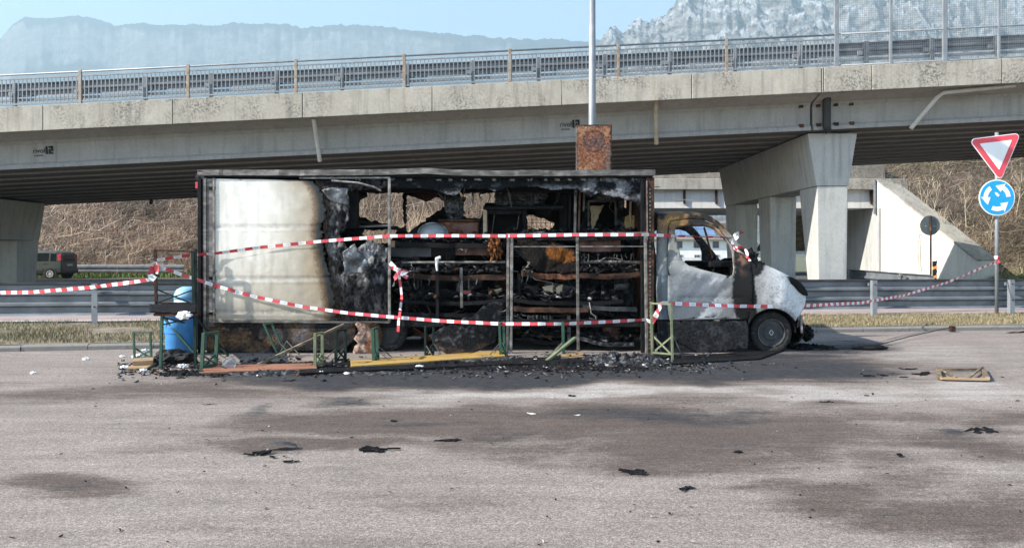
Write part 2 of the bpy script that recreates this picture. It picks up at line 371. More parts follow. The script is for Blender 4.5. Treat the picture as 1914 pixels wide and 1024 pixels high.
def parking():
    xs = np.concatenate([[-60, -40, -25, -17], np.arange(-13, 14.01, .065), [17, 25, 40, 60]])
    fr = np.concatenate([np.linspace(0, .45, 130)[:-1], np.linspace(.45, 1, 190)])
    rows = []
    for yy in (-30, -12, 0, 2.4): rows.append(np.full_like(xs, yy))
    for f in fr: rows.append(3.2 + (kerbY(xs) - 3.2) * f)
    Y = np.array(rows); X = np.broadcast_to(xs, Y.shape).copy()
    Z = (fbm(X * .35, Y * .35, 3) - .5) * .03 * smooth(3, 6, Y) * (1 - smooth(-.8, -.1, Y - kerbY(X)))
    me = grid_mesh('parking_lot', X, Y, Z)
    v = verts_np(me); yy = np.maximum(v[:, 1], 2.6)
    px = CX + v[:, 0] / yy * F; py = HZ + EYE / yy * F
    wx = (fbm(v[:, 0] * .9, v[:, 1] * 1.1, 11) - .5); wy = (fbm(v[:, 0] * .9, v[:, 1] * 1.1, 21) - .5)
    qx = px + wx * 220; qy = py + wy * 40 * np.clip((py - 560) / 150, .3, 2.5)
    damp = np.zeros(len(v)); dust = np.zeros(len(v)); soot = np.zeros(len(v))
    def D(cx, cy, rx, ry, s, p=1.4): damp[:] = np.maximum(damp, s * blob(qx, qy, cx, cy, rx, ry, p))
    def U(cx, cy, rx, ry, s, p=1.4): dust[:] = np.maximum(dust, s * blob(qx, qy, cx, cy, rx, ry, p))
    def K(cx, cy, rx, ry, s, p=1.4): soot[:] = np.maximum(soot, s * blob(qx, qy, cx, cy, rx, ry, p))
    # damp, dirty run-off
    D(300, 735, 420, 20, .62); D(20, 740, 200, 18, .5); D(720, 712, 420, 20, .8); D(1180, 708, 520, 24, .8)
    D(760, 800, 480, 34, .78); D(560, 842, 240, 14, .75); D(900, 770, 300, 16, .6); D(430, 800, 160, 14, .5); D(1000, 840, 300, 18, .55); D(1150, 790, 330, 42, .85); D(1420, 815, 330, 60, .8); D(1300, 850, 260, 26, .66)
    D(1560, 930, 130, 42, .72); D(1760, 955, 260, 46, .8); D(1640, 900, 120, 22, .5); D(1880, 970, 120, 50, .8); D(1800, 830, 210, 40, .66)
    D(1560, 750, 120, 12, .5); D(1660, 775, 180, 14, .55); D(1870, 775, 100, 20, .6); D(1620, 872, 100, 18, .5); D(1440, 900, 70, 16, .6)
    D(150, 925, 120, 24, .72); D(660, 905, 90, 24, .32); D(1840, 1010, 60, 22, .5); D(1500, 690, 300, 26, .75); D(1660, 690, 120, 14, .5); D(250, 845, 160, 12, .42)
    D(820, 940, 260, 20, .24); D(420, 990, 300, 20, .22); D(1200, 985, 260, 16, .22)
    # pale dust, dried foam
    U(1060, 737, 560, 13, .9); U(720, 742, 150, 12, .7); U(1500, 735, 330, 12, .8); U(1780, 660, 200, 26, .62); U(1830, 725, 130, 14, .8)
    U(360, 775, 330, 16, .42); U(1780, 880, 160, 26, .5); U(1500, 840, 110, 14, .4); U(900, 870, 420, 26, .35); U(250, 880, 420, 20, .3); U(1500, 970, 220, 20, .32); U(90, 690, 160, 16, .35)
    # soot
    K(800, 688, 480, 13, 1.0, 2); K(1180, 685, 330, 14, .85, 2); K(560, 700, 260, 10, .7); K(1400, 668, 260, 12, .9); K(1540, 650, 110, 16, .75)
    K(1240, 782, 150, 22, .62); K(1330, 770, 130, 16, .5); K(970, 815, 120, 8, .42); K(520, 772, 40, 12, .55); K(650, 752, 60, 11, .6); K(1490, 705, 330, 13, .5)
    K(1815, 803, 45, 8, .7); K(1820, 806, 90, 16, .42); K(1740, 845, 60, 10, .42); K(1690, 700, 60, 8, .62); K(1400, 850, 150, 14, .3); K(150, 925, 60, 9, .42)
    K(1480, 880, 60, 8, .35); K(1590, 885, 60, 10, .35); K(1310, 690, 90, 8, .6); K(900, 712, 240, 8, .45)
    K(900, 700, 600, 27, .85, 2); K(1440, 694, 320, 26, .72, 2); K(1150, 785, 260, 20, .5); K(760, 800, 200, 12, .35); K(1560, 648, 130, 20, .6)
    damp *= 1.2; soot *= 1.2; dust *= .8
    near = smooth(2.6, 3.4, v[:, 1])
    setcol(me, np.stack([damp * near, dust * near, soot * near], 1))
    return tag(link('parking_lot', me, asphalt_mat()), 'pale worn asphalt of the parking lot with soot stains and damp patches', kind='structure')
parking()

# wide ground, road, path, verge
soil = mat('dry_soil', [(.3, (.10, .08, .05)), (.55, (.16, .13, .08)), (.75, (.12, .12, .05))], 1.2, .95, 0, .5, 12)
soiln = mat('verge_soil', [(.25, (.085, .06, .045)), (.5, (.17, .135, .095)), (.68, (.25, .21, .14)), (.85, (.14, .14, .06))], 2.2, .95, 0, .7, 18, bdist=.05)
far = mat('far_fields', [(.3, (.07, .08, .04)), (.7, (.14, .13, .08))], .004, .95)
gm = MB().add([(-12000, -300, -.35), (12000, -300, -.35), (12000, 12000, -.35), (-12000, 12000, -.35)], [(0, 1, 2, 3)])
gm.build('ground', far)['kind'] = 'structure'
def strip(name, xs, fa, fb, z, m, nb=2, bumpz=0, seed=0):
    xs = np.asarray(xs, float); t = np.linspace(0, 1, nb)
    X = np.repeat(xs[None], nb, 0); Y = fa(X) + (fb(X) - fa(X)) * t[:, None]
    Z = np.full_like(X, z)
    if bumpz: Z = Z + (fbm(X * .8, Y * .8, seed) - .5) * bumpz * (np.sin(math.pi * t)[:, None])
    o = link(name, grid_mesh(name, X, Y, Z), m); o['kind'] = 'structure'; return o
pathN = lambda x: 17.35 + .095 * x
pathF = lambda x: 19.75 + .15 * x
xs = np.arange(-40, 46, .25)
strip('verge', xs, lambda x: kerbY(x) + .13, lambda x: pathN(x) + .02, .1, soiln, 24, .1, 5)
pathm = mat('reddish_path_asphalt', [(.3, (.25, .19, .175)), (.7, (.33, .265, .245))], 1.5, .9, 0, .3, 90, bdist=.005)
strip('cycle_path', xs, lambda x: pathN(x), lambda x: pathF(x), .104, pathm, 3)
paint = mat('worn_line_paint', [(.3, (.75, .74, .72)), (.62, (.6, .58, .55)), (.75, (.3, .26, .24))], 3, .7)
strip('path_edge_line', xs, lambda x: pathN(x) + .06, lambda x: pathN(x) + .2, .108, paint)
strip('path_edge_line', xs, lambda x: pathF(x) - .2, lambda x: pathF(x) - .06, .108, paint)
strip('verge', xs, lambda x: pathF(x), lambda x: 23.6 + .1 * x, .1, soiln, 8, .06, 9)
roadm = mat('road_asphalt', [(.3, (.055, .055, .057)), (.7, (.085, .084, .083))], 1, .85, 0, .3, 80, bdist=.005)
strip('road', np.arange(-120, 121, 4.0), lambda x: 23.4 + .1 * np.clip(x, -60, 60), lambda x: 43.5 + 4.6 * (1 - smooth(4, 12, x)), .02, roadm, 3)
thr = MB().add([(9.6, 43.4, .012), (24.1, 43.4, .012), (26, 170, .012), (2, 170, .012)], [(0, 1, 2, 3)])
thr.build('road', roadm)['kind'] = 'structure'

# kerb of separate stones
kst = mat('kerb_concrete', [(.3, (.16, .15, .135)), (.55, (.20, .185, .165)), (.68, (.11, .10, .09)), (.85, (.04, .038, .035))], 3, .9, 0, .4, 30)
kerb = emp('kerb', (0, 0, 0)); kerb['kind'] = 'structure'
pts = []
x = -30.0
while x < 40: pts.append((x, float(kerbY(x)))); x += .02
acc = 0; last = pts[0]; stone = [pts[0]]
for p in pts[1:]:
    acc += math.dist(p, last); last = p; stone.append(p)
    if acc >= 1.0:
        a = Vector((*stone[0], 0)); b = Vector((*stone[-1], 0)); d = (b - a).normalized(); n = Vector((-d.y, d.x, 0))
        b = b - d * .012; j = random.uniform(-.006, .006)
        mb = MB(); lo, hi = -.05, .095 + j
        ring = [(0, lo), (0, hi - .03), (.03, hi), (.14, hi), (.14, lo)]
        mb.add([a + n * (o_ + j) + Vector((0, 0, z)) for o_, z in ring] + [b + n * (o_ + j) + Vector((0, 0, z)) for o_, z in ring],
               [(4, 3, 2, 1, 0), (5, 6, 7, 8, 9)] + [(i, (i + 1) % 5, (i + 1) % 5 + 5, i + 5) for i in range(5)])
        mb.build('kerb_stone', kst, kerb)
        acc = 0; stone = [p]

# grass blades and litter of dry stalks
def blades(name, n, region, h, w, colf, lean=.6, seed=1, label=None, cat='grass', zf=None, seg=2):
    r = np.random.default_rng(seed)
    x, y = region(r, n); n = len(x)
    z = zf(x, y) if zf is not None else np.full(n, .1)
    hh = h[0] + (h[1] - h[0]) * r.random(n) ** 1.6
    az = r.random(n) * 2 * math.pi; ln = lean * r.random(n)
    ww = w[0] + (w[1] - w[0]) * r.random(n)
    ta = r.random(n) * math.pi; sx = np.cos(ta) * ww / 2; sy = np.sin(ta) * ww / 2
    V = np.zeros((n, 2 * seg + 1, 3)); dx = np.cos(az) * ln; dy = np.sin(az) * ln
    for k in range(seg):
        t = k / seg; f = 1 - t * .45
        cx = x + dx * hh * t ** 1.5; cy = y + dy * hh * t ** 1.5; cz = z - .015 + hh * t * (1 - .25 * ln * t)
        V[:, 2 * k] = np.stack([cx - sx * f, cy - sy * f, cz], 1); V[:, 2 * k + 1] = np.stack([cx + sx * f, cy + sy * f, cz], 1)
    V[:, 2 * seg] = np.stack([x + dx * hh, y + dy * hh, z + hh * (1 - .3 * ln)], 1)
    T = []
    for k in range(seg - 1):
        T += [(2 * k, 2 * k + 1, 2 * k + 3), (2 * k, 2 * k + 3, 2 * k + 2)]
    T += [(2 * seg - 2, 2 * seg - 1, 2 * seg)]
    nv = 2 * seg + 1
    TT = (np.array(T)[None] + (np.arange(n) * nv)[:, None, None]).reshape(-1, 3)
    me = npmesh(name, V.reshape(-1, 3), TT)
    c = colf(x, y, r); setcol(me, np.repeat(c, nv, 0))
    o = link(name, me, MA['blade']); tag(o, label, cat, kind='stuff'); return o
MA['blade'] = vmat('blade', 3, .8, 1.2, .8)
def mixcols(r, n, cols, p):
    c = np.array(cols)[r.choice(len(cols), n, p=p)]; return c * r.uniform(.75, 1.25, (n, 1))
def reg_verge(x0, x1, dens):
    def f(r, n):
        x = r.uniform(x0, x1, n); t = r.random(n); a = kerbY(x) + .16; b = pathN(x) - .05
        y = a + (b - a) * t
        k = fbm(x * .9, y * .9, 31) > dens + .25 * r.random(n) - .12
        return x[k], y[k]
    return f
dry = lambda r, n, g: mixcols(r, n, [(.26, .20, .12), (.17, .125, .075), (.34, .28, .175), (.085, .12, .035), (.14, .16, .05)], [.34, .24, .42 - g, g * .6, g * .4])
blades('verge_grass', 42000, reg_verge(-14, -4.6, .42), (.02, .11), (.006, .014), lambda x, y, r: dry(r, len(x), .3), .9, 2, 'short dry patchy grass on the verge left of the truck')
blades('verge_grass', 60000, reg_verge(4.2, 15, .38), (.02, .10), (.006, .014), lambda x, y, r: mixcols(r, len(x), [(.25, .195, .115), (.18, .135, .075), (.32, .265, .17), (.10, .12, .04)], [.33, .3, .17, .2]), .9, 3, 'straw coloured grass on the verge right of the truck')
def reg_far(r, n):
    x = r.uniform(-24, 26, n); a = pathF(x) + .05; b = 23.4 + .1 * x
    return x, a + (b - a) * r.random(n)
blades('verge_grass', 26000, reg_far, (.04, .16), (.012, .026), lambda x, y, r: dry(r, len(x), .36), .8, 4, 'dry grass strip beyond the cycle path')

# ------------------------------------------------------------------ embankment with brush
def bankz(x, y):
    y = y - 3.2 * (1 - smooth(4, 12, x))
    prof = smooth(45.3, 55.8, y) * 8.3
    nz = ((fbm(x * .18, y * .18, 41) - .5) * 1.6 + (fbm(x * .6, y * .6, 43) - .5) * 1.1) * smooth(46, 49, y) * (1 - smooth(53, 55, y))
    return .03 + prof + nz
bankm = mat('dry_bank', [(.25, (.035, .026, .018)), (.5, (.09, .065, .045)), (.72, (.2, .15, .11))], 1.3, .95, 0, .9, 9, bdist=.2)
def wallx(y): return np.where(np.asarray(y) < 51, 24.28 + np.clip(49.95 - np.asarray(y), 0, 6.3) * .475 + 1.0, 25.3)
def bank(x0, x1):
    xs = np.arange(x0, x1 + .1, .7); ys = np.concatenate([np.arange(43.4, 60, .5), [63, 69, 78]])
    X, Y = np.meshgrid(xs, ys)
    if x0 > 0: X = np.maximum(X, wallx(Y) + np.arange(len(xs))[None] * .02)
    Z = bankz(X, Y)
    Z = np.where(Y > 65, 8.3 - (Y - 65) * .5, Z)
    o = link('embankment', grid_mesh('embankment', X, Y, Z), bankm); o['kind'] = 'structure'
bank(-90, 8.6); bank(25.2, 120)
def brush(name, n, xr, yr, h, w, cols, p, lean, seed, label, seg=4, zmask=None):
    r = np.random.default_rng(seed)
    x = r.uniform(*xr, n); y = r.uniform(*yr, n)
    k = vn(x * .45, y * .45, seed) + .35 * r.random(n) > .42
    if xr[0] > 0: k &= x > wallx(y) + .5
    x, y = x[k], y[k]; n = len(x); z = bankz(x, y)
    hh = h[0] + (h[1] - h[0]) * r.random(n) ** 2.2; az = r.random(n) * 2 * math.pi; ln = lean * r.random(n) ** .8
    ww = (w[0] + (w[1] - w[0]) * r.random(n)); V = np.zeros((n, 2 * (seg + 1), 3))
    wob = r.normal(0, .1, (n, seg + 1, 3)) * hh[:, None, None]; wob[:, 0] = 0
    for s in range(seg + 1):
        t = s / seg; f = (1 - t * .75) * ww / 2
        cx = x + np.cos(az) * ln * hh * t + wob[:, s, 0]; cy = y + np.sin(az) * ln * hh * t * .6 + wob[:, s, 1]
        cz = z + hh * (t - .42 * ln * t * t) + wob[:, s, 2] * .5
        tz = np.clip(ln * t, 0, .9)
        V[:, 2 * s] = np.stack([cx - f, cy, cz + f * tz], 1); V[:, 2 * s + 1] = np.stack([cx + f, cy, cz - f * tz], 1)
    nv = 2 * (seg + 1)
    T = np.array([(2 * s, 2 * s + 1, 2 * s + 3, 2 * s + 2) for s in range(seg)])
    TT = (T[None] + (np.arange(n) * nv)[:, None, None]).reshape(-1, 4)
    me = npmesh(name, V.reshape(-1, 3), TT)
    c = mixcols(r, n, cols, p) * (.5 + .95 * smooth(.3, .68, fbm(x * .33, y * .33 + z * .3, seed + 60)))[:, None]; setcol(me, np.repeat(c, nv, 0))
    o = link(name, me, MA['blade']); tag(o, label, 'brush', kind='stuff'); return o
bc = [(.26, .178, .122), (.16, .102, .07), (.42, .325, .235), (.055, .035, .026), (.22, .132, .087)]
brush('dry_brush', 60000, (-36, 8.4), (49, 59), (.3, 1.8), (.022, .06), bc, [.3, .2, .18, .16, .16], 1.5, 5, 'tangled dry brown brush covering the bank behind the truck')
brush('dry_brush', 30000, (25.6, 46), (46, 56), (.2, 1.1), (.022, .055), [(.33, .25, .165), (.23, .16, .105), (.46, .375, .265), (.10, .065, .045), (.17, .17, .08)], [.3, .25, .15, .18, .12], 1.5, 6, 'low dry brush covering the bank behind the road signs')
brush('dry_reed', 9000, (-14, 8.4), (50, 57.5), (1.0, 3.0), (.03, .06), [(.48, .37, .265), (.32, .225, .15)], [.5, .5], .35, 8, 'tall straight dry stalks on the bank behind the truck')
brush('dry_vines', 3600, (-36, 8.4), (49, 58), (1.2, 3.2), (.03, .055), [(.50, .40, .30), (.36, .27, .19), (.20, .13, .09)], [.4, .4, .2], 2.6, 17, 'arching pale vines tangled over the bank behind the truck', seg=6)
brush('dry_vines', 1400, (25.6, 46), (46, 56), (1.0, 2.4), (.03, .05), [(.46, .37, .27), (.33, .25, .17)], [.5, .5], 2.4, 18, 'arching pale vines tangled over the bank behind the signs', seg=6)
blades('bank_grass', 15000, lambda r, n: (r.uniform(-36, 4, n), 48.0 + 3.4 * r.random(n) ** 1.2), (.15, .5), (.03, .06), lambda x, y, r: mixcols(r, len(x), [(.10, .19, .03), (.16, .24, .05), (.26, .27, .10)], [.4, .35, .25]), .7, 9, 'green grass along the foot of the bank', zf=bankz)
blades('bank_grass', 9000, lambda r, n: (r.uniform(28, 46, n), 43.6 + 3.4 * r.random(n)), (.1, .4), (.03, .06), lambda x, y, r: mixcols(r, len(x), [(.14, .19, .05), (.24, .24, .09), (.32, .28, .14)], [.35, .35, .3]), .7, 10, 'green and straw grass at the foot of the bank by the signs', zf=bankz)

# bare saplings on the right bank
sapm = mat('pale_bark', [(.3, (.30, .24, .17)), (.7, (.46, .39, .29))], 6, .9)
for k in range(17):
    px = random.choice([random.uniform(1700, 1800), random.uniform(1700, 1914)]); Y = random.uniform(46.5, 51)
    x = PX(px, Y); z = float(bankz(x, Y)); e = emp('bare_sapling', (x, Y, z))
    tag(e, 'thin leafless pale sapling growing on the bank behind the road signs', 'sapling', 'bare saplings on the right bank')
    h = random.uniform(2.2, 4.4); lx = random.uniform(-.18, .18)
    pp = [Vector((x + lx * h * (t / 5) ** 1.3 + random.gauss(0, .03), Y + random.gauss(0, .03), z - .1 + h * t / 5)) for t in range(6)]
    MB().tube(pp, [.04 * (1 - .14 * t) for t in range(6)], 5).build('trunk', sapm, e)
    tw = MB()
    for b_ in range(7):
        t = random.uniform(.35, .95); i = int(t * 5); a = pp[i].lerp(pp[min(i + 1, 5)], t * 5 - i)
        L_ = random.uniform(.5, 1.2) * (1.2 - t * .5); s = random.choice((-1, 1))
        tw.tube([a, a + Vector((s * L_ * .3, random.uniform(-.2, .2), L_ * .6)), a + Vector((s * L_ * .45, random.uniform(-.2, .2), L_))], [.016, .011, .005], 4)
    tw.build('branch', sapm, e)

# ------------------------------------------------------------------ mountains
def mountain(name, prof, Ys, crest, mfn, pad, rough, seed, base=-60, cliff=.5, power=1.0, cl=(.72, .97), ls=1.0):
    px = np.array([p[0] for p in prof], float); py = np.array([p[1] for p in prof], float)
    u = np.linspace(px[0], px[-1], 640); y0, y1 = Ys; s = np.linspace(0, 1.25, 190)
    U, Sg = np.meshgrid(u, s); Yc = y0 + (y1 - y0) * Sg
    hc = (HZ - np.interp(U, px, py)) / F * y1 + (fbm(U * .06, 0 * U, seed, 5) - .5) * rough * .3 + (fbm(U * .45, 0 * U, seed + 1, 3) - .5) * 26
    edge = smooth(px[0], px[0] + pad, U) * 1.0 * (1 - smooth(px[-1] - pad, px[-1], U))
    g = np.clip(Sg, 0, 1) ** power
    g = g * (1 - cliff) + cliff * smooth(cl[0], cl[1], Sg + (fbm(U * .015, Sg * 3, seed + 3) - .5) * .06)
    g = np.where(Sg > 1, 1 - (Sg - 1) * 1.8, g / g.max())
    X = (U - CX) / F * Yc
    rg = 1 - np.abs(2 * fbm(X / (520 * ls) + 3, Yc / (420 * ls), seed + 7, 7, .55) - 1)
    rg2 = 1 - np.abs(2 * fbm(X / (170 * ls), Yc / (170 * ls), seed + 9, 6, .6) - 1) - .2
    amp = np.sin(math.pi * np.clip(Sg, 0, 1)) ** .7
    Z = base + (hc - base) * g * edge + ((rg - .6) * rough + (rg2 - .5) * rough * .45) * amp * edge
    o = link(name, grid_mesh(name, X, Yc, Z), mfn); o['kind'] = 'structure'; return o
def rockmat(name, rock, rockd, forest, snow, lim, snowlim, sc=.004):
    m, t, N, L, b = _base(name)
    geo = N('ShaderNodeNewGeometry'); sx = N('ShaderNodeSeparateXYZ'); L(geo.outputs['Normal'], sx.inputs[0])
    c = ramp(t, noise(t, sc * 3, 9, .7, stretch=(1, 1, 2.2)), [(.35, rockd), (.6, rock)])
    ad = N('ShaderNodeMath'); ad.operation = 'MULTIPLY_ADD'; L(noise(t, sc, 8, .65), ad.inputs[0]); ad.inputs[1].default_value = .5; L(sx.outputs[2], ad.inputs[2])
    fcol = ramp(t, noise(t, sc * 8, 6, .7), [(.3, tuple(k * .6 for k in forest)), (.7, forest)])
    c = mixc(t, ramp(t, ad.outputs[0], [(lim - .06, 0.0), (lim + .06, 1.0)]), c, fcol)
    if snow:
        sp = N('ShaderNodeSeparateXYZ'); L(geo.outputs['Position'], sp.inputs[0])
        mr = N('ShaderNodeMapRange'); mr.inputs[1].default_value = 300; mr.inputs[2].default_value = 950; L(sp.outputs[2], mr.inputs[0])
        a2 = N('ShaderNodeMath'); a2.operation = 'MULTIPLY'; L(mr.outputs[0], a2.inputs[0]); L(ramp(t, noise(t, sc * 2.2, 9, .72, stretch=(1, 1, .5)), [(.42, 0.0), (.58, 1.0)]), a2.inputs[1])
        a3 = N('ShaderNodeMath'); a3.operation = 'MULTIPLY'; L(a2.outputs[0], a3.inputs[0]); L(ramp(t, sx.outputs[2], [(snowlim, 0.0), (snowlim + .2, 1.0)]), a3.inputs[1])
        c = mixc(t, a3.outputs[0], c, snow)
    L(c, b.inputs['Base Color']); b.inputs['Roughness'].default_value = .95; b.inputs['Specular IOR Level'].default_value = 0
    bumpn(t, b, noise(t, sc * 3.5, 8, .68, stretch=(1.4, 1, .8)), 1.0, 80 if snow else 22)
    return m
mountain('mountain_range', [(-500, 120), (-200, 80), (0, 72), (25, 46), (45, 34), (130, 30), (185, 36), (212, 48), (250, 42), (300, 48), (340, 44), (400, 47), (455, 42), (520, 44), (580, 52), (660, 46), (700, 48), (800, 61), (900, 68), (960, 72), (1100, 76), (1250, 84), (1500, 120), (1900, 200)],
         (3600, 6600), 1, rockmat('forest_and_cliff', (.24, .22, .21), (.10, .095, .09), (.03, .034, .034), None, .80, 0), 250, 150, 50, cliff=.16, cl=(.86, .985))
mountain('rocky_mountain', [(1040, 330), (1110, 110), (1128, 72), (1139, 58), (1146, 50), (1155, 54), (1163, 64), (1175, 56), (1195, 40), (1215, 34), (1238, 24), (1252, 12), (1270, -6), (1300, -14), (1400, -28), (1600, -45), (1914, -55), (2200, -20), (2600, 60), (3000, 250)],
         (1500, 3300), 1, rockmat('limestone_peak', (.56, .54, .52), (.10, .10, .105), (.07, .07, .07), (.85, .87, .9), 1.04, .5, .0065), 60, 300, 77, cliff=.12, ls=.62)
# ================================================================== OVERPASS
GR = .0487
YB = 25.6
def slope(v): return Vector((v.x, v.y, v.z + GR * v.x))
def concrete(name, c1, c2, lichen=0, streak=0, dark=(.05, .047, .04)):
    m, t, N, L, b = _base(name)
    c = ramp(t, noise(t, .9, 8, .65), [(.3, c1), (.7, c2)])
    c = mixc(t, 1.0, c, ramp(t, noise(t, 14, 6, .7), [(.3, .86), (.7, 1.1)]), 'MULTIPLY')
    if streak:
        f = ramp(t, noise(t, 2.2, 6, .6, stretch=(2.2, 2.2, .18)), [(.5, 0.0), (.72, streak)])
        c = mixc(t, f, c, tuple(k * .45 for k in c1))
    if lichen:
        a = ramp(t, noise(t, .55, 4, .6, off=(3, 0, 1)), [(.44, 0.0), (.60, 1.0)])
        s = ramp(t, noise(t, 13, 7, .78), [(.48, 0.0), (.56, 1.0)])
        mu = N('ShaderNodeMath'); mu.operation = 'MULTIPLY'; L(a, mu.inputs[0]); L(s, mu.inputs[1])
        m2 = N('ShaderNodeMath'); m2.operation = 'MULTIPLY'; L(mu.outputs[0], m2.inputs[0]); m2.inputs[1].default_value = lichen
        c = mixc(t, m2.outputs[0], c, dark)
        w = ramp(t, noise(t, 1.1, 5, .6, stretch=(1, 1, .35), off=(9, 4, 0)), [(.58, 0.0), (.72, .55)])
        c = mixc(t, w, c, (.5, .45, .37))
    L(c, b.inputs['Base Color']); b.inputs['Roughness'].default_value = .9; b.inputs['Specular IOR Level'].default_value = .3
    bumpn(t, b, noise(t, 25, 6, .7), .25, .01); return m
MA['parapet'] = concrete('lichen_concrete', (.33, .30, .25), (.43, .395, .335), .72, .6)
MA['girder'] = concrete('precast_concrete', (.25, .245, .23), (.33, .32, .30), 0, .4)
MA['soffit'] = concrete('soffit_concrete', (.30, .28, .25), (.38, .355, .32), 0, .3)
MA['soffit_shade'] = concrete('painted_soffit_shade', (.10, .09, .078), (.15, .137, .12), 0, .3)  # dark concrete tone standing in for shade on the beam undersides
MA['pier'] = concrete('pier_concrete', (.35, .35, .33), (.44, .435, .41), 0, .5)
MA['pale'] = concrete('whitened_concrete', (.60, .585, .55), (.72, .70, .66), 0, .3)
MA['black'] = mat('bitumen_black', [(.3, (.008, .008, .009)), (.7, (.02, .02, .022))], 5, .6, 0, .2)

br = emp('overpass_bridge', (0, YB, 0))
tag(br, 'grey concrete road overpass with precast beams crossing above the truck', 'bridge')
X0, X1, XJ = -60.0, 60.0, PX(1540, YB)
# parapet panels, one by one
def edges(): 
    e = [PX(80 + 242.6 * k, YB) for k in range(-9, 7)]
    e += [XJ]
    x = PX(1630, YB)
    while x < X1: e.append(x); x += 242.6 / F * YB
    return e
ed = edges()
for a, b_ in zip(ed[:-1], ed[1:]):
    j = random.uniform(-.008, .008)
    MB(slope).box(a + .012, b_ - .012, YB + j, YB + .22 + j, 6.57, 7.43 + j).build('parapet_panel', MA['parapet'], br, bev=.015)
for (a, b_) in ((X0, XJ - .03), (XJ + .06, X1)):
    MB(slope).prism([(YB + .22, 6.64), (YB + .22, 6.95), (41.9, 6.95), (41.9, 6.64), (41.0, 6.42), (YB + 1.05, 6.42)], a, b_, lambda u, v, d: (d, u, v)).build('deck_slab', MA['soffit'], br)
    MB(slope).box(a, b_, 41.93, 42.15, 6.6, 7.43).build('parapet_panel', MA['parapet'], br)
    n = 10; w = 1.46
    for k in range(n):
        y = YB + 1.0 + k * w
        yc = y + .02
        yd = yc + w - .62
        ring = [(yc, 5.44), (yc, 5.57), (yc + .10, 5.66), (yc + .10, 6.30), (yc + .02, 6.39), (yc + .02, 6.419), (yd, 6.419), (yd, 6.39), (yd - .1, 6.30), (yd - .1, 5.66), (yd, 5.57), (yd, 5.44)]
        MB(slope).prism(ring, a, b_, lambda u, v, d: (d, u, v)).build('girder', MA['girder'] if k == 0 else MA['soffit'], br)
        MB(slope).box(a, b_, yc + .05, yd + .1, 5.432, 5.4385).build('soffit_shade_strip', MA['soffit_shade'], br)  # thin dark strip under each flange, painting the shade between lighter beam edges
# expansion joint: dark gap with a black downpipe, bearings
gx = XJ + .015
MB(slope).box(XJ - .02, XJ + .05, YB + 1.2, 41, 5.6, 6.4).build('expansion_joint', MA['black'], br)
jb = MB()
pp = [P(1556, 171, YB + .5), P(1547, 176, YB + .75), P(1545, 190, YB + .85), P(1545, 236, YB + .85), P(1549, 249, YB + .85)]
jb.tube(pp, [.10, .13, .14, .14, .11], 10).build('downpipe', MA['black'], br, sm=True)
for px in (1497, 1529, 1562, 1591):
    for py in (0, 1):
        x = PX(px, YB + 1.1); z = (6.33 if py == 0 else 5.615)
        y = YB + 1.0 + (.10 if py == 0 else .05)
        MB(slope).box(x - .075, x + .075, y - .035, y + .06, z - .065, z + .065).build('anchor_plate', MA['rustd'], br)
# drain pipes
pipem = mat('stained_drain_pipe', [(.3, (.36, .34, .30)), (.65, (.48, .45, .40)), (.8, (.20, .13, .09))], 3, .6)
pipet = mat('rusty_drain_pipe', [(.3, (.28, .20, .13)), (.55, (.36, .30, .22)), (.75, (.20, .11, .06))], 3, .7)
def drain(pts, r, m):
    o = MB().tube(pts, r, 10).build('drain_pipe', m, br, sm=False)
    return o
drain([P(586, 222, YB + .3), P(592, 262, YB + .72), P(598, 302, YB + .95)], .075, pipem)
drain([P(1226, 189, YB + .4), P(1226, 230, YB + .7), P(1227, 270, YB + .92)], .075, pipet)
drain([P(1897, 160, YB + .35), P(1763, 174, YB + .45), P(1752, 182, YB + .5), P(1702, 241, YB + .8)], .075, pipem)
drain([P(283, 372, 38.5), P(282, 382, 38.5)], .08, MA['black'])
# the builder's stencilled name, twice
ink = mat('stencil_ink', [(.3, (.006, .006, .008)), (.7, (.014, .014, .017))], 9, .8)
def text_mesh(body, size, name='lettering'):
    cu = bpy.data.curves.new('t', 'FONT'); cu.body = body; cu.size = size; cu.extrude = .002; cu.resolution_u = 3
    o = bpy.data.objects.new('t', cu); C.objects.link(o)
    me = bpy.data.meshes.new_from_object(o.evaluated_get(bpy.context.evaluated_depsgraph_get())); me.name = name
    bpy.data.objects.remove(o); return me
for (px, py) in ((62, 288), (1046, 239)):
    yw = YB + 1.105; p = P(px, py, yw)
    rot = Euler((R(90), 0, 0)).to_matrix().to_4x4(); sl_ = Matrix.Rotation(-math.atan(GR), 4, 'Y')
    def putmesh(me, dx, dz, sx=1.0):
        me.materials.append(ink); o = link('lettering', me, ink, br)
        o.matrix_basis = Matrix.Translation(p + Vector((dx, -.012, dz + GR * dx))) @ sl_ @ rot @ Matrix.Diagonal((sx, 1, 1, 1))
    putmesh(text_mesh('rivoli', .26), 0, .02, .92)
    putmesh(text_mesh('VERONA', .085), .04, -.10)
    m_ = MB(); q = [(0, .0, .07, .28), (.11, .0, .18, .17), (.11, .21, .26, .28), (.20, .10, .26, .28), (.18, .0, .26, .055)]
    for (a, b_, c_, d_) in q: m_.box(a, c_, -.004, .004, b_, d_)
    o = link('emblem', m_.mesh('emblem'), ink, br); o.matrix_basis = Matrix.Translation(p + Vector((.46, -.012, -.03 + GR * .46))) @ sl_

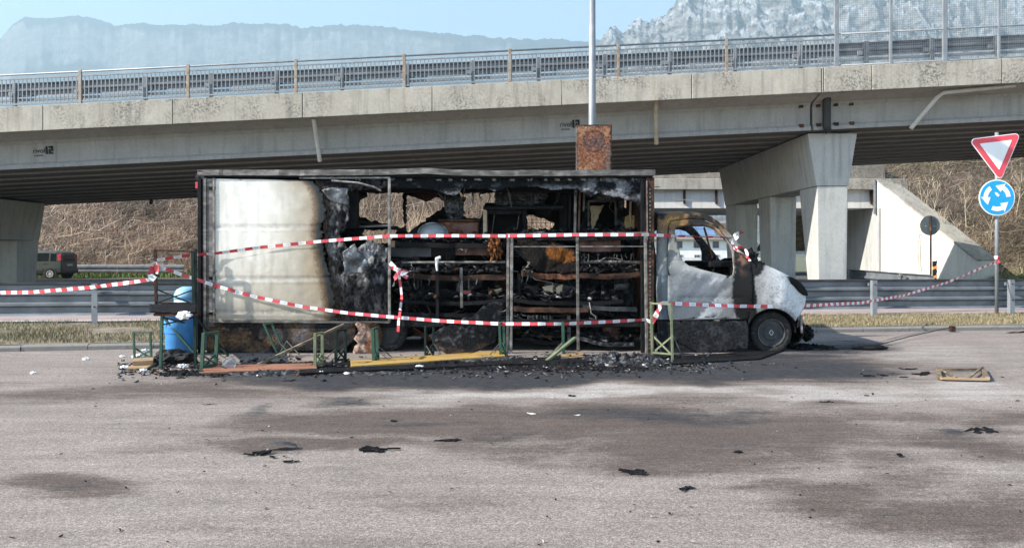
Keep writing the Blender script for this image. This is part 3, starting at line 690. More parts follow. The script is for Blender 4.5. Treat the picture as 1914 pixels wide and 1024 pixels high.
# ---------------------------------------------------------------- railing on the parapet
rl = emp('bridge_railing', (0, YB, 7.4)); tag(rl, 'galvanised tubular railing with vertical bars along the overpass edge', 'railing')
xr1 = PX(1565, YB)
zt = 7.43
posts = [PX(p, YB) for p in (-256, -54, 148, 350, 552, 755, 953, 1156, 1359)] + [xr1]
for i, x in enumerate(posts[:-1]):
    z = zt + GR * x
    MB().box(x - .05, x + .05, YB + .03, YB + .10, z - .02, z + 1.16).build('railing_post', MA['rustpost'] if i > 1 else MA['steel'], rl, bev=.008)
MB(slope).tube([(posts[0] - 4, YB + .07, zt + 1.10), (xr1, YB + .07, zt + 1.10)], .032, 10).build('handrail', MA['steel'], rl, sm=True)
for z_, h_ in ((zt + .93, .04), (zt + .06, .05)):
    MB(slope).box(posts[0] - 4, xr1, YB + .045, YB + .085, z_, z_ + h_).build('rail', MA['steel'], rl)
bmesh_ = MB().box(-.015, .015, -.012, .012, .1, .935).mesh('baluster'); bmesh_.materials.append(MA['steel'])
x = PX(-30, YB)
while x < xr1 - .1:
    o = link('baluster', bmesh_, None, rl); o.location = (x, YB + .065, zt + GR * x); x += .142
# guardrail behind the railing
gr = emp('bridge_guardrail', (0, YB + .6, 6.95)); tag(gr, 'steel crash barrier on the overpass behind the railing', 'guardrail')
def wavebeam(mb, a, b, nrm, z0, z1, waves, depth=.075, th=.008):
    """corrugated beam between two points; the corrugation bulges along nrm"""
    prof = [(0, z0)]; h = (z1 - z0) / waves
    for k in range(waves):
        zc = z0 + h * (k + .5)
        prof += [(depth * .15, zc - h * .40), (depth, zc - h * .22), (depth, zc + h * .22), (depth * .15, zc + h * .40)]
    prof += [(0, z1)]
    n = len(prof); V = []
    for e in (a, b):
        for off in (0, th):
            V += [Vector((e[0], e[1], e[2])) + Vector(nrm) * (d + off) + Vector((0, 0, z)) for d, z in prof]
    Fc = []
    for i in range(n - 1):
        Fc += [(i, i + 1, 2 * n + i + 1, 2 * n + i), (n + i, 3 * n + i, 3 * n + i + 1, n + i + 1)]
    Fc += [(0, 2 * n, 3 * n, n), (n - 1, 2 * n - 1, 4 * n - 1, 3 * n - 1)]
    for i in range(n - 1): Fc += [(i, n + i, n + i + 1, i + 1), (2 * n + i, 2 * n + i + 1, 3 * n + i + 1, 3 * n + i)]
    return mb.add(V, Fc)
yg = YB + .48
gp = [PX(30 + 122.1 * k, yg) for k in range(-2, 17)]
for x in gp:
    z = zt - .45 + GR * x
    MB().box(x - .065, x + .065, yg - .12, yg - .02, z, z + 1.36).build('guardrail_post', MA['steel_d'], gr, bev=.01)
    MB().box(x - .26, x + .20, yg - .016, yg + .06, z + .92, z + 1.05).build('spacer', MA['steel'], gr)
for a, b_ in zip(gp[:-1], gp[1:]):
    m_ = MB(slope); wavebeam(m_, (a + .005, yg + .07, 0), (b_ - .005, yg + .07, 0), (0, 1, 0), zt + .44, zt + .92, 2, .08)
    m_.build('beam', MA['steel_d'], gr)
    MB(slope).box(a + .004, b_ - .004, yg + .06, yg + .16, zt + .30, zt + .38).build('lower_beam', MA['steel'], gr)
# tall mesh screen over the right span
mf = emp('mesh_screen', (xr1, YB, 7.4)); tag(mf, 'tall wire mesh safety screen on the right of the overpass', 'fence')
px = 1565
while px < 2300:
    k = round((px - 1565) / 101.3); thick = .075 if k % 2 == 0 else .04; x = PX(px, YB); z = zt + GR * x
    MB().box(x - thick, x + thick, YB + .02, YB + .10, z - .02, z + 3.0).build('screen_post', MA['steel'], mf, bev=.006)
    px += 101.3
xe = PX(2280, YB)
for dz in (.02, 1.10, 2.95):
    MB(slope).tube([(xr1, YB + .07, zt + dz + .02), (xe, YB + .07, zt + dz + .02)], .028, 8).build('screen_rail', MA['steel'], mf, sm=True)
wm = MB(slope); x = xr1 + .08
while x < xe: wm.box(x - .0028, x + .0028, YB + .104, YB + .110, zt + .05, zt + 2.95); x += .075
z = zt + .08
while z < zt + 2.95: wm.box(xr1 + .05, xe, YB + .111, YB + .116, z - .0028, z + .0028); z += .075
o = wm.build('wire_mesh', MA['steel'], mf); o['kind'] = 'stuff'

# ---------------------------------------------------------------- piers
def pier(name, xl, label):
    e = emp(name, (xl + .55, 33, 0)); tag(e, label, 'bridge pier', 'piers of the overpass')
    ztop = 5.38 + GR * xl
    zb = ztop - 1.9
    m_ = MB(); y0, y1 = 27.0, 38.6
    ring = [(xl - .02, zb), (xl - .34, ztop), (xl + 1.45, ztop), (xl + 1.14, zb)]
    m_.add([(u, y0, v) for u, v in ring] + [(u, y1, v) for u, v in ring], [(3, 2, 1, 0), (4, 5, 6, 7)] + [(i, (i + 1) % 4, (i + 1) % 4 + 4, i + 4) for i in range(4)])
    m_.build('cap_beam', MA['pier'], e, bev=.03)
    for (ya, yb, yc) in ((27.0, 28.7, 27.9), (31.9, 33.5, 33.2), (36.9, 38.6, 38.4)):
        MB().add([(xl + .06, ya + .02, 0), (xl + 1.08, ya + .02, 0), (xl + 1.08, yc, 0), (xl + .06, yc, 0), (xl, ya + .012, zb - .012), (xl + 1.12, ya + .012, zb - .012), (xl + 1.12, yb - .01, zb - .012), (xl, yb - .01, zb - .012)],
                 [(0, 3, 2, 1), (4, 5, 6, 7), (0, 1, 5, 4), (1, 2, 6, 5), (2, 3, 7, 6), (3, 0, 4, 7)]).build('leg', MA['pier'], e, bev=.03)
    b_ = MB(); b_.add([(u, v, w_ + GR * (u - xl)) for u, v, w_ in [(xl - .2, y0 + .12, ztop), (xl + 1.2, y0 + .12, ztop), (xl + 1.2, y1 - .1, ztop), (xl - .2, y1 - .1, ztop), (xl - .3, y0 + .12, ztop + .055), (xl + 1.3, y0 + .12, ztop + .055), (xl + 1.3, y1 - .1, ztop + .055), (xl - .3, y1 - .1, ztop + .055)]],
           [(0, 3, 2, 1), (4, 5, 6, 7), (0, 1, 5, 4), (1, 2, 6, 5), (2, 3, 7, 6), (3, 0, 4, 7)])
    b_.build('bearing_seal', MA['black'], e)
    return e
pier('bridge_pier', 11.0, 'pale concrete three legged pier under the overpass behind the cab')
pier('bridge_pier', -24.4 - 1.1, 'shaded concrete pier at the left edge beside the dark car')

# ---------------------------------------------------------------- second bridge and abutment
rb = emp('rear_bridge', (16, 50, 0)); tag(rb, 'smaller pale concrete bridge behind the overpass and its pier', 'bridge')
MB().box(8.2, 25.6, 50.35, 60, 4.62, 5.85).build('deck', MA['pale'], rb)
MB().box(7.6, 26.4, 49.95, 50.348, 5.83, 6.55).build('parapet', MA['parapet'], rb, bev=.03)
MB().box(7.4, 26.0, 52.2, 54.0, 6.2, 7.9).build('gravel_edge', concrete('gravel', (.17, .145, .115), (.30, .265, .22), .8, .3), rb)
for px in (1281, 1341, 1632):
    x = PX(px, 50); MB().box(x - .07, x + .07, 50.2, 50.33, 4.9, 5.82).build('bracket', MA['rustd'], rb)
for px in (1634,):
    x = PX(px, 50); MB().tube([(x, 49.9, 4.2), (x, 49.9, 6.5)], .09, 8).build('downpipe', MA['steel_d'], rb)
MB().box(6.6, 9.0, 49.8, 60.5, 0, 4.6).build('abutment', MA['pier'], rb)
MB().box(24.3, 26.5, 49.6, 60.5, 0, 4.6).build('abutment', MA['pier'], rb)
ww = MB()
a, b_ = Vector((24.28, 49.95, 0)), Vector((27.2, 43.8, 0)); tk = Vector((1.5, .5, 0))
def q(p, z): return (p.x, p.y, z)
ww.add([q(a, 0), q(b_, 0), q(b_ + tk, 0), q(a + tk, 0), q(a, 6.42), q(b_, 1.12), q(b_ + tk, 1.12), q(a + tk, 6.42)], [(0, 3, 2, 1), (4, 5, 6, 7), (0, 1, 5, 4), (1, 2, 6, 5), (2, 3, 7, 6), (3, 0, 4, 7)])
ww.build('wing_wall', MA['pale'], rb, bev=.03)
cp = MB(); off = Vector((-.06, -.03, 0))
cp.add([q(a + off, 6.425), q(b_ + off, 1.125), q(b_ + tk, 1.125), q(a + tk, 6.425), q(a + off, 6.55), q(b_ + off, 1.25), q(b_ + tk, 1.25), q(a + tk, 6.55)], [(0, 3, 2, 1), (4, 5, 6, 7), (0, 1, 5, 4), (1, 2, 6, 5), (2, 3, 7, 6), (3, 0, 4, 7)])
cp.build('coping', MA['parapet'], rb, bev=.03)
# far house seen through the cab window
hs = emp('house', (24, 150, 0)); tag(hs, 'far white house with solar panels seen beyond the cab window', 'house')
hw = mat('white_render', [(.3, (.7, .68, .64)), (.7, (.8, .78, .74))], .6, .9)
MB().box(14, 46, 150, 160, -1, 4.5).build('wall', hw, hs)
tile = mat('grey_roof_tiles', [(.3, (.16, .13, .12)), (.7, (.26, .21, .19))], 1.5, .9)
MB().add([(13, 149, 4.4), (47, 149, 4.4), (47, 155, 8.2), (13, 155, 8.2), (13, 161, 4.4), (47, 161, 4.4), (13, 149, 4.2), (47, 149, 4.2), (13, 161, 4.2), (47, 161, 4.2)], [(0, 1, 3, 2), (2, 3, 5, 4), (6, 8, 9, 7), (0, 6, 7, 1), (4, 5, 9, 8), (0, 2, 4, 8, 6), (1, 7, 9, 5, 3)]).build('roof', tile, hs)
pvm = mat('solar_glass', [(.3, (.10, .16, .26)), (.7, (.15, .22, .33))], .8, .25)
for i in range(8):
    for j in range(2):
        x = 27 + i * 1.75; t0, t1 = .18 + j * .34, .18 + j * .34 + .31
        f_ = lambda t: (149 + 6 * t, 4.4 + 3.8 * t + .12)
        MB().add([(x, *f_(t0)), (x + 1.65, *f_(t0)), (x + 1.65, *f_(t1)), (x, *f_(t1)), (x, f_(t0)[0], f_(t0)[1] - .06), (x + 1.65, f_(t0)[0], f_(t0)[1] - .06), (x + 1.65, f_(t1)[0], f_(t1)[1] - .06), (x, f_(t1)[0], f_(t1)[1] - .06)],
                 [(0, 1, 2, 3), (4, 7, 6, 5), (0, 4, 5, 1), (2, 6, 7, 3), (1, 5, 6, 2), (0, 3, 7, 4)]).build('solar_panel', pvm, hs)
shut = mat('brown_shutter', [(.3, (.20, .08, .05)), (.7, (.28, .13, .09))], 2, .7); gls = mat('dark_pane', [(.3, (.05, .07, .09)), (.7, (.12, .15, .18))], .5, .15)
for x in (30, 33.5, 37, 40.8, 43.6):
    for z in (.1, 2.7):
        w_ = MB().box(x - .62, x + .62, 149.9, 149.99, z - .08, z + 1.25).build('window', shut if z > 1 else MA['white'], hs)
        for s_ in (-1, 1): MB().box(x + s_ * .28 - .22, x + s_ * .28 + .22, 149.85, 149.897, z, z + 1.15).build('pane', gls, w_)
# pale van and fence post far off under the bridge are beyond recognition: a low white wall closes the view
fw = MB().box(2, 34, 100, 100.4, -.2, 1.0).build('garden_wall', MA['pale']); tag(fw, 'low pale garden wall far behind the cab window', 'wall')

# ---------------------------------------------------------------- guardrails by the road
def guardrail(name, pts, z0, z1, waves, post_x, label, flip=1, post_w=.12, ph=None, zg=.08, beamlen=4.5):
    e = emp(name, (pts[0][0], pts[0][1], zg)); tag(e, label, 'guardrail')
    pts = [Vector((p[0], p[1], 0)) for p in pts]
    for a, b_ in zip(pts[:-1], pts[1:]):
        L_ = (b_ - a).length; n = max(1, round(L_ / beamlen)); d = (b_ - a) / n; nr = Vector((-(b_ - a).y, (b_ - a).x, 0)).normalized() * flip
        for k in range(n):
            j = random.uniform(-.006, .006)
            m_ = MB(); wavebeam(m_, a + d * k + d.normalized() * .004, a + d * (k + 1), nr, z0 + j, z1 + j, waves, .085)
            m_.build('beam', MA['steel_d'], e)
    for (x, y) in post_x:
        d = (pts[-1] - pts[0]).normalized(); nr = Vector((-d.y, d.x, 0)) * flip
        c_ = Vector((x, y, 0)) - nr * .13
        w = post_w / 2
        ring = [(-w, -.05), (w, -.05), (w, -.038), (-w + .012, -.038), (-w + .012, .05), (-w, .05)]
        MB().prism(ring, zg - .1, ph or (z1 - .02), lambda u, v, h: c_ + d * u + nr * v + Vector((0, 0, h))).build('post', MA['steel'], e)
        MB().bar(c_ + nr * .06 + Vector((0, 0, z1 - .12)), c_ + nr * .125 + Vector((0, 0, z1 - .12)), .16, .07).build('spacer', MA['steel_d'], e)
        for zz in (z1 - .12, z0 + .2):
            MB().tube([c_ - nr * .065 + Vector((0, 0, zz)), c_ - nr * .04 + Vector((0, 0, zz))], .018, 6).build('bolt', MA['rustd'], e)
    return e
gl = lambda x: 17.02 + .1085 * x + .05
guardrail('guardrail', [(-26.2, gl(-26.2)), (32, gl(32))], .26, .97, 3, [(x, gl(x)) for x in (-20.6, -14.75, -8.9, -3.05, 2.8, 8.62, 12.15, 18)], 'long galvanised guardrail running behind the truck along the cycle path')
guardrail('guardrail', [(-36, 48.35), (-21.1, 48.2)], .32, .84, 2, [(-33, 48.3), (-29, 48.28), (-25.2, 48.24), (-21.5, 48.2)], 'guardrail across the road next to the dark car', flip=-1, zg=.0)
guardrail('guardrail', [(13.6, 34), (12.55, 25), (12.2, 21.8)], .45, .97, 2, [(13.5, 33.5), (12.95, 28.5), (12.4, 23.6)], 'short guardrail curving away below the bridge pier', zg=.0, beamlen=3)

# ---------------------------------------------------------------- lamp post, signs
lp = emp('lamp_post', (PX(1107, 16.2), 16.2, .1)); tag(lp, 'tall grey lamp post rising behind the burnt truck', 'lamp post')
x = PX(1107, 16.2)
MB().tube([(x, 16.2, .05), (x, 16.2, 4), (x, 16.2, 9.5)], [.095, .082, .058], 16).build('pole', MA['steel'], lp, sm=True)
MB().lathe([(.16, .08), (.16, .14), (.11, .16), (.11, .3)], 16, lambda a, b_, h: (x + a, 16.2 + b_, h)).build('base_collar', MA['steel_d'], lp)
MB().tube([(x, 16.2, 9.45), (x + .3, 16.0, 9.8), (x + 1.1, 15.5, 9.95)], .04, 8).build('arm', MA['steel'], lp)
MB().box(x + 1.0, x + 1.65, 15.3, 15.6, 9.9, 10.02).build('lamp_head', MA['steel_d'], lp, bev=.03)

def rounded(poly, r, n=5):
    out = []; m_ = len(poly)
    for i in range(m_):
        p = Vector(poly[i]); a = (Vector(poly[i - 1]) - p).normalized(); b_ = (Vector(poly[(i + 1) % m_]) - p).normalized()
        ang = a.angle(b_); d = r / math.tan(ang / 2); c_ = p + (a + b_).normalized() * (r / math.sin(ang / 2))
        s, e_ = p + a * d - c_, p + b_ * d - c_
        for k in range(n + 1):
            t = k / n; v = (s * (1 - t) + e_ * t); v = v.normalized() * r; out.append(tuple(c_ + v))
    return out
sg = emp('yield_sign_post', (PX(1863, 18.35), 18.35, .1)); tag(sg, 'galvanised pole carrying a yield triangle and a round blue roundabout sign', 'traffic sign')
sred = mat('sign_red', [(.3, (.62, .05, .075)), (.7, (.68, .07, .095))], 3, .45); swht = mat('sign_white', [(.3, (.78, .78, .78)), (.7, (.83, .83, .83))], 3, .45)
sblu = mat('sign_blue', [(.3, (.0, .27, .62)), (.7, (.005, .32, .70))], 3, .45)
x, ys = PX(1863, 18.35), 18.35
MB().tube([(x, ys, .05), (x, ys, 4.55)], .042, 12).build('pole', MA['steel'], sg, sm=True)
def sign_plate(name, poly, m, d, c_, rot, par, thick=.004):
    cr, sr = math.cos(rot), math.sin(rot)
    return MB().prism(poly, -d, -d - thick, lambda u, v, h: (c_[0] + u * cr - v * sr, c_[1] + h, c_[2] + u * sr + v * cr)).build(name, m, par)
tri = lambda s: [(-s / 2, s * .2887), (s / 2, s * .2887), (0, -s * .5774)]
ct = (PX(1862.5, 18.27), 18.27, PZ(283, 18.27)); rot = R(7)
tp = sign_plate('triangle_plate', rounded(tri(1.3), .09), swht, 0, ct, rot, sg, .01)
sign_plate('red_border', rounded(tri(1.24), .075), sred, .011, ct, rot, tp)
sign_plate('white_field', rounded(tri(.80), .012), swht, .016, ct, rot, tp)
cr_ = (PX(1863, 18.27), 18.27, PZ(369.5, 18.27))
circ = lambda r, n=40: [(r * math.cos(2 * math.pi * k / n), r * math.sin(2 * math.pi * k / n)) for k in range(n)]
dp = sign_plate('round_plate', circ(.44), swht, 0, cr_, 0, sg, .01)
sign_plate('blue_disc', circ(.415), sblu, .011, cr_, 0, dp)
for k in range(3):
    a0 = R(4 + 120 * k); pol = []
    for t in range(9): a_ = a0 + R(54) * t / 8; pol.append((.33 * math.cos(a_), .33 * math.sin(a_)))
    a1 = a0 + R(54); pol += [(.395 * math.cos(a1), .395 * math.sin(a1)), (.29 * math.cos(a1 + R(40)), .29 * math.sin(a1 + R(40))), (.16 * math.cos(a1), .16 * math.sin(a1))]
    for t in range(8, -1, -1): a_ = a0 + R(54) * t / 8; pol.append((.225 * math.cos(a_), .225 * math.sin(a_)))
    sign_plate('arrow', pol, swht, .016, cr_, 0, dp)
sign_plate('scraped_patch', [(-.06, .13), (0, .12), (.06, .05), (.02, .02), (-.03, .06)], swht, .0165, cr_, 0, dp)
for z_ in (4.15, 3.85, 2.75): MB().box(x - .09, x + .09, ys - .075, ys + .05, z_ - .02, z_ + .02).build('clamp', MA['steel_d'], sg)

rs = emp('round_sign_back', (PX(1738, 23), 23, 0)); tag(rs, 'dark back of a round road sign on a brown post before the white wing wall', 'traffic sign')
sdk = mat('sign_back_grey', [(.3, (.05, .065, .065)), (.7, (.075, .09, .09))], 3, .6)
x = PX(1738, 23); zc = PZ(421.5, 23)
MB().tube([(x, 22.95, 0), (x, 22.95, zc + .28)], .03, 8).build('pole', MA['rustd'], rs)
sign_plate('plate', circ(.305, 32), sdk, 0, (x, 23, zc), 0, rs, .012)
for s_ in (-1, 1): sign_plate('sticker', [(-.03, -.01), (.03, -.01), (.03, .01), (-.03, .01)], MA['dome'], .0125, (x + s_ * .13, 23, zc - .02), 0, rs, .003)
mk = emp('marker_post', (PX(1747, 22.6), 22.6, 0)); tag(mk, 'short delineator post with orange reflector beside the white wing wall', 'marker post')
x = PX(1747, 22.6)
MB().box(x - .06, x + .06, 22.58, 22.64, 0, .8).build('post', MA['blackp'], mk)
orr = mat('orange_reflector', [(.3, (.75, .26, .03)), (.7, (.8, .32, .05))], 5, .4)
for k in range(4):
    MB().add([(x - .06, 22.57, .82 + k * .14), (x + .06, 22.57, .87 + k * .14), (x + .06, 22.57, .95 + k * .14), (x - .06, 22.57, .90 + k * .14), (x - .06, 22.62, .82 + k * .14), (x + .06, 22.62, .87 + k * .14), (x + .06, 22.62, .95 + k * .14), (x - .06, 22.62, .90 + k * .14)],
             [(0, 1, 2, 3), (7, 6, 5, 4), (0, 4, 5, 1), (3, 2, 6, 7), (1, 5, 6, 2), (0, 3, 7, 4)]).build('reflector', orr if k % 2 == 0 else MA['blackp'], mk)
MB().box(x - .055, x + .055, 22.585, 22.63, .8, 1.36).build('post_core', MA['blackp'], mk)
# ================================================================== BURNT MARKET TRUCK
YT, YF = 12.0, 14.12
tk = emp('burnt_market_truck', (PX(900, YT), 13.0, 0))
tag(tk, 'burnt-out white market truck with gutted box body and open counter', 'truck')
def T(px, py, Y=YT): return P(px, py, Y)
def px2(Y=YT): return lambda u, v: (PX(u, Y), Y, PZ(v, Y))
MA['v_panel'] = vmat('sooted_aluminium', 5, .86, 1.06, .33, .2, .05, 6, burn=20)
MA['v_char'] = vmat('burnt_fibre', 34, .12, 2.0, .95, 0, 1.0, 55, bdist=.05, stretch=(1, 1, .45), spec=.1)
MA['v_cab'] = vmat('burnt_cab_paint', 26, .78, 1.10, .5, 0, .2, 40, spots=(45, .64, .72, (.14, .135, .13)), burn=24, spec=.18, crack=26)
MA['v_wall'] = vmat('burnt_wall', 22, .2, 1.8, .85, 0, .8, 40, bdist=.04, spec=.1)

# --- roof and its dented edge rail
DX = [360, 480, 560, 650, 720, 797, 850, 930, 1000, 1012, 1015, 1100, 1224, 1240]
DZ = [0, 0, -.002, .002, .008, .03, .0, -.01, -.004, .0, -.012, -.004, 0, 0]
def dent(px): return np.interp(px, DX, DZ)
def railstrip(name, y0p, y1p, Y, th, m, amp=1.0, seed=0, a=369, b=1226, jit=.004):
    us = np.arange(a, b + 1, 8.0); r = np.random.default_rng(seed)
    mb = MB(); n = len(us); V = []
    for u in us:
        d = float(dent(u)) * amp; j = r.normal(0, jit)
        for (yy, pp) in ((Y + j, y0p), (Y + j * .5, y1p), (Y + th, y1p), (Y + th, y0p)):
            V.append((PX(u, Y), yy, PZ(pp, Y) + d + r.normal(0, jit * .4)))
    Fc = [(4 * i + k, 4 * i + (k + 1) % 4, 4 * i + 4 + (k + 1) % 4, 4 * i + 4 + k) for i in range(n - 1) for k in range(4)]
    Fc += [(3, 2, 1, 0), tuple(4 * (n - 1) + k for k in range(4))]
    return mb.add(V, Fc).build(name, m, tk)
railstrip('roof_rail', 317.5, 328, YT - .05, .08, MA['burnmetal'], 1, 1)
railstrip('roof_rail', 328.6, 332, YT - .02, .05, MA['soot'], .6, 2, 372, 1224)
U, Vv = np.meshgrid(np.linspace(PX(369, YT), PX(1226, YT), 90), np.linspace(YT + .03, YF + .05, 26))
Zr = PZ(322, YT) - .10 * np.sin(np.pi * (Vv - YT) / 2.15) * (.4 + fbm(U * .7, Vv, 3)) + (fbm(U * 2, Vv * 2, 5) - .5) * .05
o = link('roof', grid_mesh('roof', U, Vv, Zr), MA['rustd'], tk); s_ = o.modifiers.new('t', 'SOLIDIFY'); s_.thickness = .02
# --- rear corner
MB().box(PX(370, YT), PX(377, YT), YT - .02, YT + .06, PZ(672, YT), PZ(331, YT)).build('corner_post', MA['soot'], tk, bev=.008)
MB().box(PX(379, YT), PX(386, YT), YT - .005, YT + .06, PZ(655, YT), PZ(332, YT)).build('corner_post', MA['burnmetal'], tk, bev=.008)
MB().box(PX(386.5, YT), PX(399, YT), YT + .01, YT + .04, PZ(610, YT), PZ(334, YT)).build('hinge_strip', MA['burnmetal'], tk)
for py in (352, 520, 585):
    MB().box(PX(391, YT), PX(403, YT), YT - .02, YT + .005, PZ(py + 3, YT), PZ(py - 3, YT)).build('hinge', MA['soot'], tk, bev=.006)
MB().tube([T(389, 584, YT - .03), T(396, 582, YT - .06), T(404, 586, YT - .04)], .012, 6).build('latch', MA['alupost'], tk)
MB().box(PX(365, YT), PX(370, YT), YT, YT + .05, PZ(352, YT), PZ(340, YT)).build('marker_lamp', mat('red_lamp', [(.3, (.4, .02, .03)), (.7, (.5, .03, .04))], 5, .4), tk)
MB().add([T(363, 330, YT - .03), T(372, 318, YT - .06), T(384, 322, YT - .05), T(380, 334, YT - .02), T(368, 336, YT)], [(0, 1, 2, 3, 4)]).build('torn_edge', MA['foil'], tk)
# --- aluminium side panel, its right edge eaten by the fire
BX = [(335, 578), (350, 596), (365, 603), (385, 607), (405, 606), (430, 601), (455, 604), (490, 611), (530, 619), (565, 624), (601, 630)]
def burn_x(v): return np.interp(v, [b[0] for b in BX], [b[1] for b in BX])
out = [(401, 334)] + [(401, 600)] + [(401 + k * 23, 600) for k in range(1, 10)] + [(burn_x(y) + random.gauss(0, 2.4), y) for y in range(598, 334, -4)]
def panel_col(u, v):
    n = fbm(u * .02, v * .02, 4); n2 = fbm(u * .09, v * .05, 6)
    d = burn_x(v) - u + (n2 - .5) * 30
    c = np.array((.74, .715, .66))[None] * np.ones((len(u), 1))
    tan_ = np.array((.43, .375, .29)); dk = np.array((.16, .105, .06)); blk = np.array((.012, .012, .012))
    def mx(c, k, w): return c * (1 - w[:, None]) + k * w[:, None]
    low = smooth(420, 590, v + (n - .5) * 70) * .85
    c = mx(c, tan_, low)
    c = mx(c, tan_, smooth(150, 40, d) * .7); c = mx(c, np.array((.30, .22, .135)), smooth(75, 5, d) * .9)
    c = mx(c, np.array((.42, .40, .37)), smooth(30, 0, u - 401) * .5)
    bw = smooth(40, 2, burn_x(v) - u)
    bcol = mx(np.tile(dk, (len(u), 1)), blk, smooth(20, 6, burn_x(v) - u))
    c = mx(c, np.array((.30, .26, .20)), smooth(.62, .8, fbm(u * .05, v * .008, 9)) * smooth(470, 560, v) * .6)
    c = mx(c, np.array((.2, .19, .17)), smooth(580, 600, v) * .35); c = mx(c, np.array((.36, .32, .26)), smooth(.50, .68, fbm(u * .11, v * .012, 19, 5)) * (.25 + .4 * smooth(420, 560, v)))
    for yy in (425, 521, 583): c = mx(c, np.array((.33, .31, .28)), np.exp(-((v - yy) / 1.6) ** 2) * .6)
    return c, np.concatenate([bcol, bw[:, None]], 1)
def panel_d(u, v):
    d = -.03 * smooth(405, 560, u) * np.sin(np.pi * np.clip((v - 334) / 266, 0, 1)) - .012 * (fbm(u * .012, v * .015, 12) - .5)
    for yy in (425, 521, 583): d += .012 * np.exp(-((v - yy) / 2.0) ** 2) - .006 * np.exp(-((v - yy - 4) / 2.0) ** 2)
    return d + .02 * smooth(500, 620, u) * (fbm(u * .06, v * .06, 2) - .5)
plate('side_panel', out, [], px2(YT), MA['v_panel'], tk, 4.2, .006, panel_col, panel_d)
rv = MB()
for k in range(38): b_ = 338 + k * 7.0; rv.tube([T(405, b_, YT - .006), T(405, b_, YT + .002)], .006, 6)
for k in range(44): a = 406 + k * 7.2; rv.tube([T(a, 596.5, YT - .008), T(a, 596.5, YT + .002)], .006, 6)
rv.build('rivet_row', MA['burnmetal'], tk)
MB().bar(T(400, 333, YT - .012), T(400, 601, YT - .012), .03, .03).build('panel_frame', MA['alupost'], tk)
MB().bar(T(728, 331, YT - .012), T(728, 602, YT - .012), .045, .03).build('panel_frame', MA['alupost'], tk, bev=.006)
MB().bar(T(400, 601, YT - .012), T(728, 602, YT - .012), .025, .03).build('panel_frame', MA['burnmetal'], tk)
MB().bar(T(560, 333, YT - .012), T(728, 332.5, YT - .012), .02, .025).build('panel_frame', MA['alupost'], tk)
MB().tube([T(620, 338, YT - .02), T(670, 342, YT - .05), T(700, 350, YT - .07), T(712, 357, YT - .06)], .018, 6).build('hanging_trim', MA['alupost'], tk)
# --- burnt fibre lining right of the panel
def char_col(u, v):
    n = fbm(u * .05, v * .03, 14, 6, .6); n2 = fbm(u * .2, v * .12, 15, 4)
    g = smooth(.44, .70, n * .65 + n2 * .35)
    g = g * (smooth(345, 380, v) * (1 - smooth(500, 545, v)) * .9 + .14)
    base = np.array((.012, .012, .014)); a = np.array((.24, .24, .245))
    c = base[None] * (1 - g[:, None]) + a * g[:, None]
    w = smooth(.64, .80, fbm(u * .07, v * .025, 44, 5)) * smooth(440, 470, v) * (1 - smooth(505, 540, v))
    c = c * (1 - w[:, None]) + np.array((.5, .49, .47)) * w[:, None]
    b = smooth(26, 2, u - burn_x(v)) * .6
    return c * (1 - b[:, None]) + np.array((.10, .075, .05)) * b[:, None]
out = [(burn_x(y) - 4 + random.gauss(0, 1.5), y) for y in range(336, 600, 5)] + ragged([(630, 600), (726, 600), (726, 470), (728, 462), (706, 456), (690, 448), (672, 462), (652, 468), (642, 450), (636, 436), (648, 428), (652, 410), (652, 358), (668, 356), (726, 352), (726, 336), (590, 336)], 5, 1.5, 3)
plate('burnt_lining', out, [], px2(YT + .05), MA['v_char'], tk, 2.2, .02, char_col, lambda u, v: (-.07 * (fbm(u * .05, v * .04, 22, 5, .6) - .45) - .05 * (fbm(u * .3, v * .12, 23, 4, .6) - .5)) * smooth(590, 640, u))
plate('torn_sheet', ragged([(603, 356), (622, 352), (650, 352), (652, 386), (630, 380), (612, 372)], 8, .8, 5), [], px2(YT - .06), MA['foil'], tk, 4, .006, None, lambda u, v: .04 * (fbm(u * .08, v * .08, 7) - .5))
MB().box(PX(652, 12.3), PX(669, 12.3), 12.15, 12.4, PZ(425, 12.3), PZ(340, 12.3)).build('inner_post', MA['soot'], tk)
MB().bar(T(640, 408, 12.5), T(760, 430, 12.7), .05, .04).build('fallen_bar', MA['soot'], tk)
MB().bar(T(650, 425, 12.45), T(735, 421, 12.3), .03, .03).build('fallen_bar', MA['burnmetal'], tk)
plate('torn_sheet', ragged([(640, 468), (662, 455), (686, 486), (690, 497), (676, 508), (650, 512), (642, 500)], 7, 1.5, 8), [], px2(YT - .10), MA['foil'], tk, 4, .006, None, lambda u, v: .09 * (fbm(u * .09, v * .05, 9) - .5))
# --- lower skirt and what hangs below
def skirt_col(u, v):
    n = fbm(u * .018, v * .03, 33); g = smooth(.45, .66, n)
    c = np.array((.022, .02, .02))[None] * (1 - g[:, None]) + np.array((.13, .078, .045)) * g[:, None]
    w = smooth(.6, .75, fbm(u * .03 + 9, v * .03, 35)) * .35
    return c * (1 - w[:, None]) + np.array((.16, .17, .19)) * w[:, None]
plate('skirt_panel', ragged([(386, 604), (662, 604), (668, 628), (640, 655), (560, 655), (470, 668), (430, 672), (386, 668)], 10, 1.2, 11), [], px2(YT + .03), MA['v_wall'], tk, 6, .01, skirt_col, lambda u, v: .03 * (fbm(u * .02, v * .04, 3) - .5))
def mud_col(u, v):
    g = smooth(.4, .62, fbm(u * .08, v * .05, 61)); c = np.array((.085, .036, .02))[None] * (1 - g[:, None]) + np.array((.30, .21, .165)) * g[:, None]
    k = smooth(682, 708, u); return c * (1 - k[:, None]) + np.array((.10, .045, .022)) * k[:, None]
